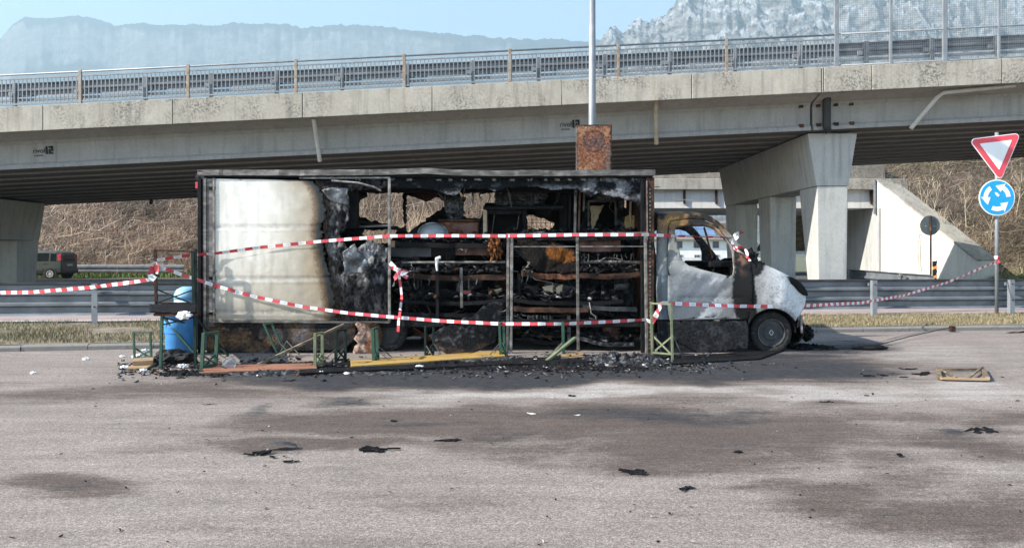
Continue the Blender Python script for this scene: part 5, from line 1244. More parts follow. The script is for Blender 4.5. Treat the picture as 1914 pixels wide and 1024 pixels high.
sheet('foil_strip', 836, 862, 398, 411, 12.7, MA['ash'], .14, 11, 'ash covered foil strip lying on the rusted box', 'foil', 22)
dm = emp('round_basin', T(809, 455, 12.6)); tag(dm, 'grey round metal basin standing on edge on the counter', 'basin')
cD = T(809, 437, 12.65); f3 = lambda a, b_, h: Vector((cD.x + a, cD.y - h, cD.z + b_ * .74))
MB().lathe([(.235, -.02), (.235, .0), (.20, .07), (.13, .12), (.05, .145), (.001, .15)], 32, f3).build('bowl', MA['dome'], dm, sm=True)
MB().lathe([(.235, -.01), (.262, -.01), (.262, .02), (.235, .02)], 32, f3, True).build('rim', MA['foil'], dm)
rb_ = emp('rusted_box', T(858, 457, 12.85)); tag(rb_, 'rusted metal box with peeling front beside the round basin', 'box')
MB().box(PX(821, 12.7), PX(895, 12.7), 12.7, 13.15, PZ(456, 12.7), PZ(415, 12.7)).build('body', MA['rust'], rb_, bev=.01)
MB().box(PX(819, 12.7), PX(896, 12.7), 12.67, 13.17, PZ(414.6, 12.7), PZ(410, 12.7)).build('lid', MA['rustd'], rb_, bev=.008)
plate('peeled_sheet', ragged([(838, 420), (892, 416), (893, 455), (878, 452), (866, 432), (845, 428)], 6, .8, 71), [], px2(12.685), MA['brown'], rb_, 4, .004)
plate('pale_patch', ragged([(877, 438), (894, 437), (894, 456), (877, 456)], 6, .7, 72), [], px2(12.68), MA['tan'], rb_, 4, .004)
cb = emp('charred_cabinet', T(980, 457, 13.0)); tag(cb, 'charred open cabinet with one pale side board under the foil', 'cabinet')
MB().add([T(903, 387, 12.55), T(1054, 385, 12.55), T(1050, 379, 13.3), T(908, 379, 13.3), T(903, 392, 12.55), T(1054, 390, 12.55), T(1050, 384, 13.3), T(908, 384, 13.3)], [(0, 1, 2, 3), (7, 6, 5, 4), (0, 4, 5, 1), (1, 5, 6, 2), (2, 6, 7, 3), (3, 7, 4, 0)]).build('top_board', MA['soot'], cb)
MB().box(PX(903, 12.6), PX(910, 12.6), 12.58, 13.2, PZ(456, 12.6), PZ(393, 12.6)).build('side_board', MA['tan'], cb, bev=.006)
MB().box(PX(911, 13.1), PX(984, 13.1), 13.1, 13.14, PZ(440, 13.1), PZ(393, 13.1)).build('back_board', MA['soot'], cb)
MB().box(PX(977, 12.8), PX(984, 12.8), 12.62, 13.08, PZ(440, 12.8), PZ(393, 12.8)).build('side_board', MA['char'], cb)
MB().box(PX(912, 12.6), PX(976, 12.6), 12.62, 12.66, PZ(400, 12.6), PZ(393, 12.6)).build('front_rail', MA['char'], cb)
for a in (922, 968): MB().tube([T(a + 2, 402, 12.68), T(a - 3, 440, 12.68)], .006, 5).build('rod', MA['burnmetal'], cb)
o = lump('insulation_chunk', T(926, 463, 12.3), (.10, .08, .20), 31, MA['orange'], None, .6, 4, 3); tag(o, 'orange brown chunk of burnt insulation hanging at the counter edge', 'insulation')
o = plate('insulation_slab', ragged([(970, 448), (1000, 450), (1048, 456), (1076, 470), (1078, 508), (1050, 512), (1010, 508), (985, 490)], 7, 1.5, 75), [], px2(12.3), MA['v_char'], None, 3, .06,
          lambda u, v: np.where((np.exp(-((u - 1048) / 26) ** 2 - ((v - 470 - (u - 1030) * .25) / 13) ** 2) + .5 * (fbm(u * .1, v * .1, 3) - .5) > .33)[:, None], np.array((.15, .058, .016)), np.array((.016, .013, .012))), lambda u, v: .10 * (fbm(u * .05, v * .05, 33) - .5))
tag(o, 'burnt insulation slab with orange patch behind the frame posts', 'insulation')
tb = emp('scorched_carton', T(1032, 554, 12.5)); tag(tb, 'scorched tan carton with torn rim on the lower shelf', 'carton')
for k, (a, b_, ya, yb_) in enumerate(((1014, 1036, 12.42, 12.44), (1038, 1052, 12.42, 12.44))):
    plate('carton_side', ragged([(a, 536 + k), (b_, 532), (b_ - 2, 553), (a + 3, 552)], 6, .8, 81 + k), [], px2(ya), MA['tan'], tb, 4, .008, None, lambda u, v: .04 * (fbm(u * .1, v * .1, 4) - .5))
MB().box(PX(1016, 12.5), PX(1050, 12.5), 12.46, 12.75, PZ(553, 12.5), PZ(541, 12.5)).build('carton_body', MA['wood_b'], tb)
bs = mat('brass', [(.3, (.22, .15, .07)), (.7, (.45, .36, .22))], 9, .45, .6)
vl = emp('brass_valve', T(930, 550, 12.4)); tag(vl, 'scorched brass gas valve on the lower shelf', 'valve')
MB().tube([T(922, 545, 12.4), T(938, 541, 12.4)], .035, 8).build('body', bs, vl); MB().tube([T(930, 543, 12.4), T(929, 553, 12.38)], .025, 8).build('spout', bs, vl); MB().lathe([(.03, 0), (.045, .01), (.03, .02)], 10, lambda a, b_, h: T(930, 536, 12.4) + Vector((a, b_, h))).build('knob', bs, vl)
def can(px, py, Y, r, h, m, label, cat='can', lean=0.0, name='burnt_can'):
    p = T(px, py, Y); q_ = p + Vector((lean * h, 0, h)); d = (q_ - p)
    o = MB().tube([p, p + d * .04, p + d * .08, p + d * .9, p + d * .95, q_], [r * .92, r, r * .96, r * .96, r, r * .9], 14).build(name, m, sm=False); return tag(o, label, cat)
can(856, 549, 12.45, .04, .17, MA['foil'], 'upright silver bottle on the lower shelf left of the red carton', 'bottle', .1, 'burnt_bottle')
can(876, 541, 12.5, .05, .24, MA['ash'], 'ash covered tin lying tilted behind the red carton', 'tin', 1.2)
can(1142, 634, 12.4, .16, .30, MA['brown'], 'brown scorched bucket on the bottom shelf', 'bucket', 0, 'scorched_bucket')
can(1110, 552, 12.5, .04, .15, MA['char'], 'small charred bottle right of the middle frame post', 'bottle', .05, 'burnt_bottle')
can(1128, 553, 12.5, .035, .18, MA['soot'], 'narrow blackened bottle on the shelf below the brown panel', 'bottle', -.05, 'burnt_bottle')
can(1150, 553, 12.5, .05, .13, MA['char'], 'squat charred jar near the right frame post', 'jar', 0, 'burnt_jar')
redc = mat('faded_red_card', [(.3, (.28, .05, .045)), (.6, (.40, .12, .10)), (.8, (.12, .04, .03))], 9, .7)
o = MB().box(PX(866, 12.4), PX(880, 12.4), 12.38, 12.5, PZ(551, 12.4), PZ(543, 12.4)).build('red_carton', redc, bev=.004); tag(o, 'small faded red carton on the lower shelf', 'carton')
o = MB().tube([T(823, 481, 12.12), T(817, 483, 12.1), T(816, 495, 12.1), T(817, 506, 12.12)], [.03, .035, .025, .015], 6).build('melted_strip', MA['white']); tag(o, 'pale melted strip hanging from the tube rail', 'melted plastic')
hg = MB()
r_ = random.Random(5)
for (a0, a1, y0_, Y_) in ((975, 1000, 505, 12.22), (985, 1000, 590, 12.15), (1000, 1030, 590, 12.2), (1075, 1200, 360, 12.3), (830, 1010, 360, 12.3), (1085, 1190, 475, 12.3), (760, 940, 520, 12.2)):
    for k in range(9):
        a = r_.uniform(a0, a1); L_ = r_.uniform(6, 26)
        hg.tube([T(a, y0_, Y_), T(a + r_.uniform(-3, 3), y0_ + L_ * .5, Y_ + r_.uniform(-.03, .03)), T(a + r_.uniform(-5, 5), y0_ + L_, Y_ + r_.uniform(-.05, .05))], [r_.uniform(.006, .02), .012, .004], 5)
o = hg.build('melted_strands', MA['ash']); tag(o, 'melted grey strands hanging inside the burnt truck', 'melted plastic', kind='stuff')
wr = MB(); r_ = random.Random(15)
for k in range(150):
    a = r_.uniform(735, 1195); b_ = r_.choice((350, 445, 470, 485, 505, 520, 545, 565, 590, 610)) + r_.uniform(-6, 6); Y_ = r_.uniform(12.15, 13.4); L_ = r_.uniform(12, 55); an = r_.choice((r_.gauss(0, .25), r_.gauss(1.4, .4)))
    p_ = [T(a + L_ * t * math.cos(an) + r_.gauss(0, 2.2), b_ + L_ * t * math.sin(an) + r_.gauss(0, 2.2), Y_ + r_.gauss(0, .03)) for t in (0, .25, .5, .75, 1)]
    wr.tube(p_, r_.uniform(.004, .011), 5)
o = wr.build('burnt_wires', MA['burnmetal']); tag(o, 'tangle of burnt wires and rods hanging inside the truck', 'wires', kind='stuff')
ws = []
for k in range(46):
    a = r_.uniform(740, 1190); b_ = r_.choice((470, 498, 535, 548, 575, 600, 622, 640)) + r_.uniform(-8, 8); Y_ = r_.uniform(12.3, 13.6); w_ = r_.uniform(10, 34); h_ = r_.uniform(5, 16)
    U_, V_ = np.meshgrid(np.linspace(-1, 1, 9), np.linspace(-1, 1, 6)); an = r_.gauss(0, .5)
    uu = a + w_ * (U_ * math.cos(an) - V_ * math.sin(an) * h_ / w_); vv = b_ + w_ * U_ * math.sin(an) + h_ * V_ * math.cos(an)
    ws.append(np.stack([PX(uu, Y_), Y_ + .22 * (fbm(U_ * 1.3 + k, V_ * 1.3, k, 3) - .5) + .05 * V_, PZ(vv, Y_)], -1))
me = npmesh('warped_sheets', np.concatenate([w.reshape(-1, 3) for w in ws]), np.concatenate([np.stack([i[:-1, :-1], i[:-1, 1:], i[1:, 1:], i[1:, :-1]], -1).reshape(-1, 4) for i in [np.arange(54).reshape(6, 9) + 54 * k for k in range(46)]]))
c_ = np.array([(.012, .012, .013), (.03, .03, .033), (.09, .09, .095), (.08, .04, .025), (.2, .19, .18)])[rng.choice(5, 46, p=[.34, .28, .16, .14, .08])]; setcol(me, np.repeat(c_, 54, 0))
o = link('warped_sheets', me, MA['v_wall']); o.modifiers.new('t', 'SOLIDIFY').thickness = .006; tag(o, 'warped scraps of sheet metal heaped inside the truck', 'scrap metal', kind='stuff')
def shards(name, n, place, size, cols, p, label, cat, seed):
    r = np.random.default_rng(seed); c_ = place(r, n); n = len(c_)
    cube = np.array([(x, y, z) for x in (-1, 1) for y in (-1, 1) for z in (-1, 1)], float)
    Fq = np.array([(0, 1, 3, 2), (4, 6, 7, 5), (0, 4, 5, 1), (2, 3, 7, 6), (0, 2, 6, 4), (1, 5, 7, 3)])
    s = np.exp(r.normal(math.log(size), .55, (n, 3))) * np.array((1.5, 1.0, .35))
    V = cube[None] * s[:, None] * (1 + r.normal(0, .35, (n, 8, 1)))
    a, b_, g = r.random((3, n)) * 2 * math.pi; b_ = (b_ - math.pi) * .18
    ca, sa, cb_, sb = np.cos(a), np.sin(a), np.cos(b_), np.sin(b_)
    x = V[..., 0] * cb_[:, None] + V[..., 2] * sb[:, None]; z = -V[..., 0] * sb[:, None] + V[..., 2] * cb_[:, None]; y = V[..., 1]
    V = np.stack([x * ca[:, None] - y * sa[:, None], x * sa[:, None] + y * ca[:, None], z], -1) + c_[:, None]
    me = npmesh(name, V.reshape(-1, 3), (Fq[None] + (np.arange(n) * 8)[:, None, None]).reshape(-1, 4))
    setcol(me, np.repeat(mixcols(r, n, cols, p), 8, 0)); o = link(name, me, MA['v_wall'])
    return tag(o, label, cat, kind='stuff')
def on_shelves(r, n):
    L_ = [(757, 948, 558, 12.25, 12.8), (960, 1160, 558, 12.25, 12.8), (757, 945, 510, 12.3, 12.7), (980, 1195, 508, 12.3, 12.7), (1080, 1185, 633, 12.2, 12.7), (980, 1078, 629, 12.3, 12.8), (760, 940, 451, 12.4, 12.8), (945, 1195, 440, 12.4, 12.7), (710, 1200, 603, 12.2, 13.9), (1240, 1360, 580, 12.3, 13.8)]
    out_ = []
    for k in range(n):
        a0, a1, y_, ya, yb_ = L_[r.integers(len(L_))]; Y_ = r.uniform(ya, yb_); base = PZ(y_, ya)
        out_.append((PX(r.uniform(a0, a1), ya), Y_, base + abs(r.normal(0, .05))))
    return np.array(out_)
dark5 = [(.012, .012, .013), (.03, .03, .033), (.10, .10, .105), (.30, .29, .28), (.10, .05, .03)]
shards('charred_rubble', 2600, on_shelves, .028, dark5, [.56, .28, .09, .02, .05], 'charred rubble heaped on the shelves inside the truck', 'rubble', 3)

# ================================================================== THINGS ON THE GROUND
def bench_leg(foot, h, sep, label, m, lean=(0, 0), brace=(.2, .1), w=.035, cross=True):
    e = emp('bench_leg_frame', foot); tag(e, label, 'bench leg', 'steel leg frames of the folding benches')
    f = Vector(foot); s = Vector((sep[0], sep[1], 0)); ln = Vector((lean[0], lean[1], 0))
    for k in (0, 1):
        a = f + s * k; MB().bar(a, a + ln + Vector((0, 0, h)), w, w * .8).build('post', m, e, bev=.003)
    if cross:
        for t in (.97, .12): MB().bar(f + ln * t + Vector((0, 0, h * t)), f + s + ln * t + Vector((0, 0, h * t)), w * .7, w * .7).build('crossbar', m, e)
        MB().bar(f + Vector((0, .02, h * .1)), f + s + Vector((0, .02, h * .42)), .012, .025).build('brace', m, e)
        MB().bar(f + s + Vector((0, .03, h * .1)), f + Vector((0, .03, h * .42)), .012, .025).build('brace', m, e)
    if brace:
        for k in (0, 1):
            a = f + s * k + Vector((0, 0, h * .45)); MB().bar(a, f + s * k + Vector((brace[0], brace[1], .02)), .012, .012).build('stay', MA['burnmetal'], e)
    return e
bench_leg(G(252, 676), .45, (.27, -.05), 'upright green leg frame on raw planks left of the burnt table', MA['green'], (-.02, 0), None, .03)
bench_leg(G(377, 694), .52, (.10, .22), 'double green leg frame at the left end of the orange plank', MA['green'], (.02, .02), (.28, .12), .045)
bench_leg(G(522, 668), .52, (.05, .2), 'green leg frame leaning left before the brown skirt', MA['green'], (-.24, 0), (.22, -.05), .035)
bench_leg(G(589, 690), .50, (.06, .16), 'weathered green leg frame at the right end of the orange plank', MA['greenw'], (.0, 0), None, .04)
bench_leg(G(628, 681), .50, (.10, .15), 'sooty green leg frame between orange and yellow planks', MA['greend'], (0, 0), (-.2, -.1), .04)
bench_leg(G(699, 681), .52, (.02, .22), 'bright green leg frame on the left end of the yellow plank', MA['green'], (-.02, 0), (.26, .05), .045)
bench_leg(G(795, 671), .50, (.10, .2), 'thin sooty leg frame at the middle of the yellow plank', MA['greend'], (0, 0), (.14, -.05), .03)
bench_leg(G(936, 669), .54, (.06, .2), 'green leg frame on the right end of the yellow plank holding the tape', MA['green'], (-.02, 0), (-.2, -.08), .04)
bench_leg(G(1053, 669), .54, (.02, .2), 'green leg frame with a wooden slat leaning on it', MA['green'], (-.01, 0), (-.2, .1), .04)
bench_leg(G(1257, 675), .87, (-.26, .2), 'tall pale yellow green leg frame standing by the cab sill', MA['greenw'], (-.02, 0), (.18, .06), .035)
def plank(name, pts, th, m, label, cat='plank', z0=.012):
    p = [G(a, b_, z0) for a, b_ in pts]
    n = len(p); o = MB().add(p + [q_ + Vector((0, 0, th)) for q_ in p], [tuple(range(n - 1, -1, -1)), tuple(range(n, 2 * n))] + [(i, (i + 1) % n, (i + 1) % n + n, i + n) for i in range(n)]).build(name, m, bev=.004)
    return tag(o, label, cat)
plank('bench_plank', [(372, 700), (592, 692), (592, 682), (388, 686)], .03, MA['wood_o'], 'long orange bench plank lying before the brown skirt')
plank('bench_plank', [(656, 690), (944, 670), (940, 660), (655, 679)], .045, MA['wood_y'], 'long yellow bench plank lying before the truck opening')
plank('bench_plank', [(1048, 674), (1094, 672), (1090, 662), (1052, 663)], .05, MA['wood_r'], 'short raw wood plank under the leaning slat')
plank('raw_plank', [(236, 690), (276, 690), (330, 660), (312, 658)], .03, MA['wood_r'], 'raw wooden plank lying askew under the burnt table')
plank('raw_plank', [(248, 683), (286, 681), (288, 675), (250, 677)], .06, MA['wood_r'], 'short raw wooden board below the small green frame', z0=.045)
plank('charred_beam', [(560, 701), (960, 683), (958, 676), (560, 694)], .03, MA['char'], 'charred beam lying in front of the yellow plank', 'beam')
plank('charred_beam', [(960, 684), (1190, 676), (1188, 667), (960, 672)], .03, MA['char'], 'charred beam lying before the bottom shelf', 'beam')
plank('charred_sheet', [(1255, 682), (1420, 672), (1466, 655), (1262, 668)], .02, MA['soot'], 'charred flat sheet lying along the cab sill', 'sheet')
o = MB().bar(G(482, 684) + Vector((0, 0, .02)), P(643, 606, 11.3), .05, .03).build('leaning_slat', MA['wood_b']); tag(o, 'scorched wooden slat leaning against the brown skirt', 'slat')
o = MB().bar(G(1020, 678) + Vector((0, 0, .02)), P(1075, 631, 11.35), .06, .03).build('leaning_slat', MA['greenw']); tag(o, 'pale slat leaning on the green leg frame', 'slat')
# burnt table with a leg frame standing on it
tbl = emp('burnt_table', G(334, 690)); tag(tbl, 'burnt folding table with green legs beside the truck rear', 'table')
Yt = 10.45; yq = 11.74
Ut, Vt = np.meshgrid(np.linspace(279, 368, 24), np.linspace(Yt - .08, Yt + 1.36, 20)); Ut = PX(Ut + 6 * (fbm(Vt * 3, Ut * .02, 5) - .5), Vt)
o = link('table_top', grid_mesh('table_top', Ut, Vt, PZ(580, Yt) + .05 * (fbm(Ut * 5, Vt * 5, 3) - .5)), MA['char'], tbl); o.modifiers.new('t', 'SOLIDIFY').thickness = .03
MB().box(PX(290, Yt), PX(364, Yt), Yt - .05, Yt + .12, PZ(590, Yt), PZ(585.5, Yt)).build('under_board', MA['rust'], tbl)
lump('melted_cloth', P(344, 589, Yt - .09), (.10, .03, .05), 41, MA['white'], tbl, .6, 3, 3)
for (a, b_, m_) in ((303, 300, 'green'), (364, 366, 'greend')):
    for dy in (0, 1.2):
        MB().bar(P(a, 590, Yt + dy), Vector((PX(b_, Yt), Yt + dy, .005)), .035, .03).build('leg', MA[m_], tbl)
for dy in (0, 1.2): MB().bar(P(304, 593, Yt + dy), P(345, 603, Yt + dy), .02, .02).build('stay', MA['greend'], tbl); MB().bar(P(303, 607, Yt + dy), P(363, 593, Yt + dy), .015, .02).build('stay', MA['greend'], tbl)
ulf = emp('upturned_leg_frame', P(327, 571, yq)); tag(ulf, 'dark rectangular leg frame with crossed braces standing on the burnt table', 'leg frame')
fm = MA['greend']
MB().bar(P(292, 571, yq), P(290, 468, yq), .04, .03).build('post', MA['rustd'], ulf); MB().bar(P(363, 571, yq), P(360, 470, yq), .045, .03).build('post', fm, ulf)
MB().bar(P(289, 468, yq), P(362, 470, yq), .03, .03).build('crossbar', MA['rustd'], ulf); MB().bar(P(292, 531, yq), P(361, 532, yq), .02, .02).build('crossbar', fm, ulf); MB().bar(P(292, 566, yq), P(361, 567, yq), .03, .03).build('crossbar', MA['rustd'], ulf)
MB().bar(P(293, 541, yq + .02), P(356, 566, yq + .02), .018, .02).build('brace', fm, ulf); MB().bar(P(296, 565, yq - .01), P(358, 543, yq - .01), .018, .02).build('brace', fm, ulf)
MB().bar(P(366, 571, yq + .1), P(365, 465, yq + .1), .04, .03).build('post', fm, ulf)
# barrels
bp = G(335, 662); be = emp('blue_barrel', bp); tag(be, 'bright blue plastic barrel behind the burnt table', 'barrel')
MB().lathe([(.19, .0), (.2, .02), (.205, .3), (.222, .44), (.226, .46), (.222, .48), (.222, .60), (.205, .62)], 32, lambda a, b_, h: bp + Vector((a, b_, h))).build('body', MA['blue'], be, sm=True)
MB().lathe([(.225, .60), (.235, .605), (.235, .635), (.2, .65)], 32, lambda a, b_, h: bp + Vector((a, b_, h))).build('lid_ring', MA['blue'], be, sm=False)
MB().lathe([(.2235, .352), (.2235, .362), (.2, .362), (.2, .352)], 32, lambda a, b_, h: bp + Vector((a, b_, h)), True).build('hoop', MA['blue'], be)
b2 = Vector((PX(350, 12.55), 12.55, .0)); b2e = emp('pale_barrel', b2); tag(b2e, 'pale blue domed drum standing behind the blue barrel', 'barrel')
MB().lathe([(.20, 0), (.205, .3), (.215, .7), (.20, .85)], 28, lambda a, b_, h: b2 + Vector((a, b_, h))).build('body', MA['bluel'], b2e, sm=True)
MB().lathe([(.215, .84), (.21, .9), (.17, .99), (.09, 1.035), (.001, 1.04)], 28, lambda a, b_, h: b2 + Vector((a, b_, h))).build('lid', MA['bluel'], b2e, sm=True)
o = lump('black_tarpaulin', G(325, 680) + Vector((0, 0, .09)), (.28, .16, .12), 51, MA['blackp'], None, .4, 4, 2, .002); tag(o, 'crumpled black tarpaulin under the burnt table', 'tarpaulin')
# loose rubbish left of the truck
for (a, b_, s, lab, cat, seed) in ((232, 690, .06, 'crumpled clear bottle at the left end of the raw planks', 'plastic bottle', 1), (258, 671, .09, 'white crumpled bag inside the small green frame', 'plastic bag', 2), (272, 659, .07, 'white plastic bag by the kerb behind the small green frame', 'plastic bag', 3), (341, 688, .07, 'white crumpled cup before the black tarpaulin', 'plastic cup', 4), (228, 668, .04, 'small white scrap left of the small green frame', 'scrap', 5), (268, 695, .05, 'crumpled white paper before the raw planks', 'paper', 6),
                               (600, 700, .05, 'small white and blue carton at the end of the charred beam', 'carton', 7), (784, 690, .07, 'white plastic dish before the yellow plank', 'plastic dish', 8), (648, 700, .04, 'clear plastic cup before the yellow plank', 'plastic cup', 9), (1003, 676, .05, 'torn white paper by the leaning slat', 'paper', 10), (160, 673, .05, 'flat white scrap on the asphalt near the kerb', 'scrap', 11), (62, 699, .04, 'tiny white scrap at the far left of the asphalt', 'scrap', 12)):
    o = lump('litter', G(a, b_) + Vector((0, 0, s * .4)), (s * .9, s * .6, s * .45), seed + 60, MA['white'], None, .7, 3, 2.5, .003); tag(o, lab, cat); o.name = cat.replace(' ', '_')
st = emp('strainer', G(427, 692)); tag(st, 'round wire strainer leaning on the orange plank', 'strainer')
c_ = G(427, 692) + Vector((0, .03, .085)); f3 = lambda a, b_, h: c_ + Vector((a, h + b_ * .35, b_ * .86))
MB().lathe([(.095, -.01), (.10, 0), (.095, .01), (.09, 0)], 24, f3, True).build('rim', MA['dome'], st)
wv = MB()
for k in range(-8, 9):
    q_ = k * .0108; L_ = math.sqrt(max(.0001, .0925 ** 2 - q_ * q_)); wv.bar(f3(q_, -L_, 0), f3(q_, L_, 0), .0035); wv.bar(f3(-L_, q_, .003), f3(L_, q_, .003), .0035)
wv.build('mesh', MA['dome'], st)
# ash and rubble along the truck
def heap(cx, cy, rx, ry, h, seed, m, label, name='ash_heap'):
    c0 = G(cx, cy); sx = rx / F * c0.y; U_, V_ = np.meshgrid(np.linspace(-1, 1, 110), np.linspace(-1, 1, 44))
    r2 = U_ ** 2 + V_ ** 2; n = fbm(U_ * 9, V_ * 4, seed, 6, .72)
    Z = h * np.clip(1 - r2 * (.7 + .6 * n), 0, 1) ** .6 * (-.45 + 2.5 * n) - .012
    o = link(name, grid_mesh(name, c0.x + U_ * sx, c0.y + V_ * ry, Z, False), m); return tag(o, label, 'ash', kind='stuff')
heap(1165, 676, 90, .42, .13, 3, MA['ash'], 'pale grey ash heap in front of the right frame post')
heap(860, 684, 110, .30, .07, 5, MA['char'], 'black ash heap in front of the yellow plank')
heap(1050, 684, 70, .24, .07, 7, MA['char'], 'dark ash heap below the leaning slat')
heap(500, 697, 130, .22, .05, 8, MA['ash'], 'grey ash strip in front of the orange plank')
heap(345, 700, 60, .16, .06, 9, MA['char'], 'black ash heap before the burnt table')
heap(1300, 688, 70, .2, .03, 10, MA['ash'], 'thin ash patch before the pale leg frame')
heap(1520, 652, 50, .3, .08, 12, MA['char'], 'charred bumper ash right of the wheel')
k_ = 0
for (cx, cy, rx, ry, h) in ((430, 690, 80, .3, .05), (600, 684, 120, .35, .05), (760, 677, 130, .4, .06), (930, 674, 110, .35, .06), (1090, 672, 110, .3, .07), (1230, 668, 70, .25, .06), (700, 698, 160, .14, .035), (960, 690, 140, .14, .04), (1140, 690, 120, .2, .04)):
    heap(cx, cy, rx, ry, h, 30 + k_, MA['char'] if k_ % 3 else MA['ash'], ('black', 'dark', 'sooty', 'charcoal', 'dull black', 'matted', 'crusted', 'flaky', 'brittle')[k_] + ' ash mat along the foot of the truck'); k_ += 1
def along(r, n):
    a = np.where(r.random(n) < .7, r.uniform(360, 1330, n), r.normal(1100, 130, n)); b_ = 684 + r.normal(0, 9, n) - (a - 800) * .008
    a2 = r.uniform(220, 420, n); k = r.random(n) < .12; a = np.where(k, a2, a); b_ = np.clip(np.where(k, 690 + r.normal(0, 9, n), b_), 655, 740)
    Y_ = EYE * F / (b_ - HZ); return np.stack([PX(a, Y_), Y_, .008 + .01 * r.random(n)], 1)
shards('ground_rubble', 2600, along, .011, [(.012, .012, .013), (.04, .04, .043), (.13, .13, .135), (.42, .41, .40), (.16, .09, .05)], [.5, .27, .14, .03, .06], 'burnt crumbs and flakes spread along the foot of the truck', 'rubble', 4)
def spread(r, n):
    a = r.uniform(0, 1914, n); b_ = 690 + 330 * r.random(n) ** 3; Y_ = EYE * F / (b_ - HZ); return np.stack([PX(a, Y_), Y_, .004 + .003 * r.random(n)], 1)
shards('asphalt_grit', 260, spread, .004, [(.015, .015, .016), (.05, .045, .042), (.4, .39, .37)], [.6, .25, .15], 'fine dark grit sprinkled over the asphalt', 'grit', 6)
# larger burnt pieces one can point at
def frag(a, b_, L_, w_, h_, rz, label, m='char', seed=0, name='burnt_fragment', cat='fragment'):
    c0 = G(a, b_); r = random.Random(a * 7 + b_); mb = MB()
    for k in range(4 if L_ < .12 else 9):
        x_, y_ = r.gauss(0, L_ * .17), r.gauss(0, w_ * .2); an = r.uniform(-.9, .9); q_ = Vector((math.cos(an), math.sin(an), r.uniform(-.12, .12))) * L_ * r.uniform(.1, .26); z_ = h_ * r.uniform(.08, .3)
        mb.bar(Vector((x_, y_, z_)) - q_, Vector((x_, y_, z_)) + q_, w_ * r.uniform(.12, .4), h_ * r.uniform(.06, .25), roll=r.gauss(0, .25))
    o = mb.build(name, MA[m]); o.location = c0; o.rotation_euler = (0, 0, rz); return tag(o, label, cat)
o = plate('metal_flake', ragged([(-.14, -.03), (.0, -.06), (.14, -.02), (.12, .04), (-.05, .05)], .03, .006, 91), [], lambda u, v: (u, v, .03 + .02 * np.cos(u * 14)), MA['foil'], None, .03, .004, None, None); o.location = G(524, 838); tag(o, 'curled silver grey metal flake on the open asphalt', 'flake')
frag(487, 848, .22, .08, .05, .3, 'long charred fragment left of the curled metal flake'); frag(509, 855, .09, .05, .03, -.5, 'small charred chip below the curled metal flake'); frag(541, 863, .14, .06, .03, .4, 'thin charred sliver right below the curled metal flake'); frag(530, 853, .05, .04, .03, 0, 'tiny charred crumb under the curled metal flake')
frag(704, 842, .30, .14, .07, .12, 'large black charred scrap lying alone in the middle foreground'); frag(1185, 883, .24, .14, .05, .1, 'dark burnt clump with scattered soot right of centre'); frag(1278, 913, .14, .06, .03, .2, 'flat black chip right of the burnt clump'); frag(1683, 853, .08, .07, .05, 0, 'small black lump near the damp stain at right')
frag(1835, 804, .35, .2, .02, .1, 'flat black patch of melted residue at right', 'soot'); frag(1697, 690, .3, .1, .03, .1, 'flat charred strip left of the wooden frame'); frag(1722, 699, .28, .12, .05, .3, 'charred clump touching the wooden frame'); frag(1625, 703, .16, .1, .04, 0, 'charred clump before the cab shadow'); frag(1650, 702, .14, .1, .04, .5, 'charred crumb pile between cab and wooden frame'); frag(1690, 705, .12, .08, .03, .2, 'small charred bit near the left wooden frame corner')
frag(405, 704, .2, .14, .1, .2, 'black crumpled rag before the strainer', 'blackp', 3, 'burnt_rag', 'rag'); frag(540, 712, .2, .05, .03, .2, 'curved charred strip before the orange plank'); frag(420, 712, .1, .06, .03, .6, 'charred chip in front of the black rag'); frag(360, 742, .1, .05, .02, .1, 'charred chip on the dark band at left'); frag(174, 727, .07, .05, .03, 0, 'small black crumb on the dark band at far left')
frag(393, 756, .13, .06, .02, 0, 'thin black flake on the pale band left of centre'); frag(735, 787, .1, .06, .03, .3, 'black crumb on the dark band left of centre'); frag(1070, 740, .12, .07, .03, .3, 'dark flake on the pale dust band in the middle'); frag(1030, 743, .05, .03, .02, .4, 'white chip on the pale dust band', 'white'); frag(994, 773, .12, .02, .02, -.5, 'white splinter on the dark soot in the middle', 'white'); frag(1080, 776, .08, .03, .02, .2, 'short white splinter right of the middle soot', 'white')
frag(1380, 845, .12, .06, .03, 0, 'charred flake at the edge of the brown stain'); frag(1545, 752, .2, .08, .02, 0, 'black smear flake on the pale dust at right'); frag(840, 823, .3, .08, .02, .1, 'scattered charred twig in the middle soot band')
# wooden frame, fallen pole
wfm = emp('wooden_frame', G(1800, 704)); tag(wfm, 'broken wooden frame lying flat on the asphalt at right', 'frame')
cn = [G(1757, 711), G(1846, 713), G(1836, 694), G(1752, 695)]
for i, (w_, h_) in enumerate(((.09, .02), (.05, .05), (.03, .03), (.05, .05))):
    MB().bar(cn[i] + Vector((0, 0, .03)), cn[(i + 1) % 4] + Vector((0, 0, .03)), w_, h_).build('rail', MA['wood_r'] if i == 0 else MA['wood_b'], wfm)
MB().bar(cn[3] + Vector((0, 0, .06)), cn[0].lerp(cn[1], .35) + Vector((0, 0, .04)), .025, .02).build('slat', MA['wood_b'], wfm); MB().bar(cn[2] + Vector((0, 0, .06)), cn[1].lerp(cn[0], .4) + Vector((0, 0, .04)), .025, .02).build('slat', MA['wood_b'], wfm)
fp = emp('fallen_pole', G(1630, 652)); tag(fp, 'thin dark pole lying from the cab shadow to the kerb', 'pole')
pp = [G(1612, 653), G(1650, 647), G(1700, 635), G(1740, 628), G(1778, 621)]
MB().tube([p + Vector((0, 0, .025 + .02 * k)) for k, p in enumerate(pp)], .009, 8).build('rod', MA['rustd'], fp)
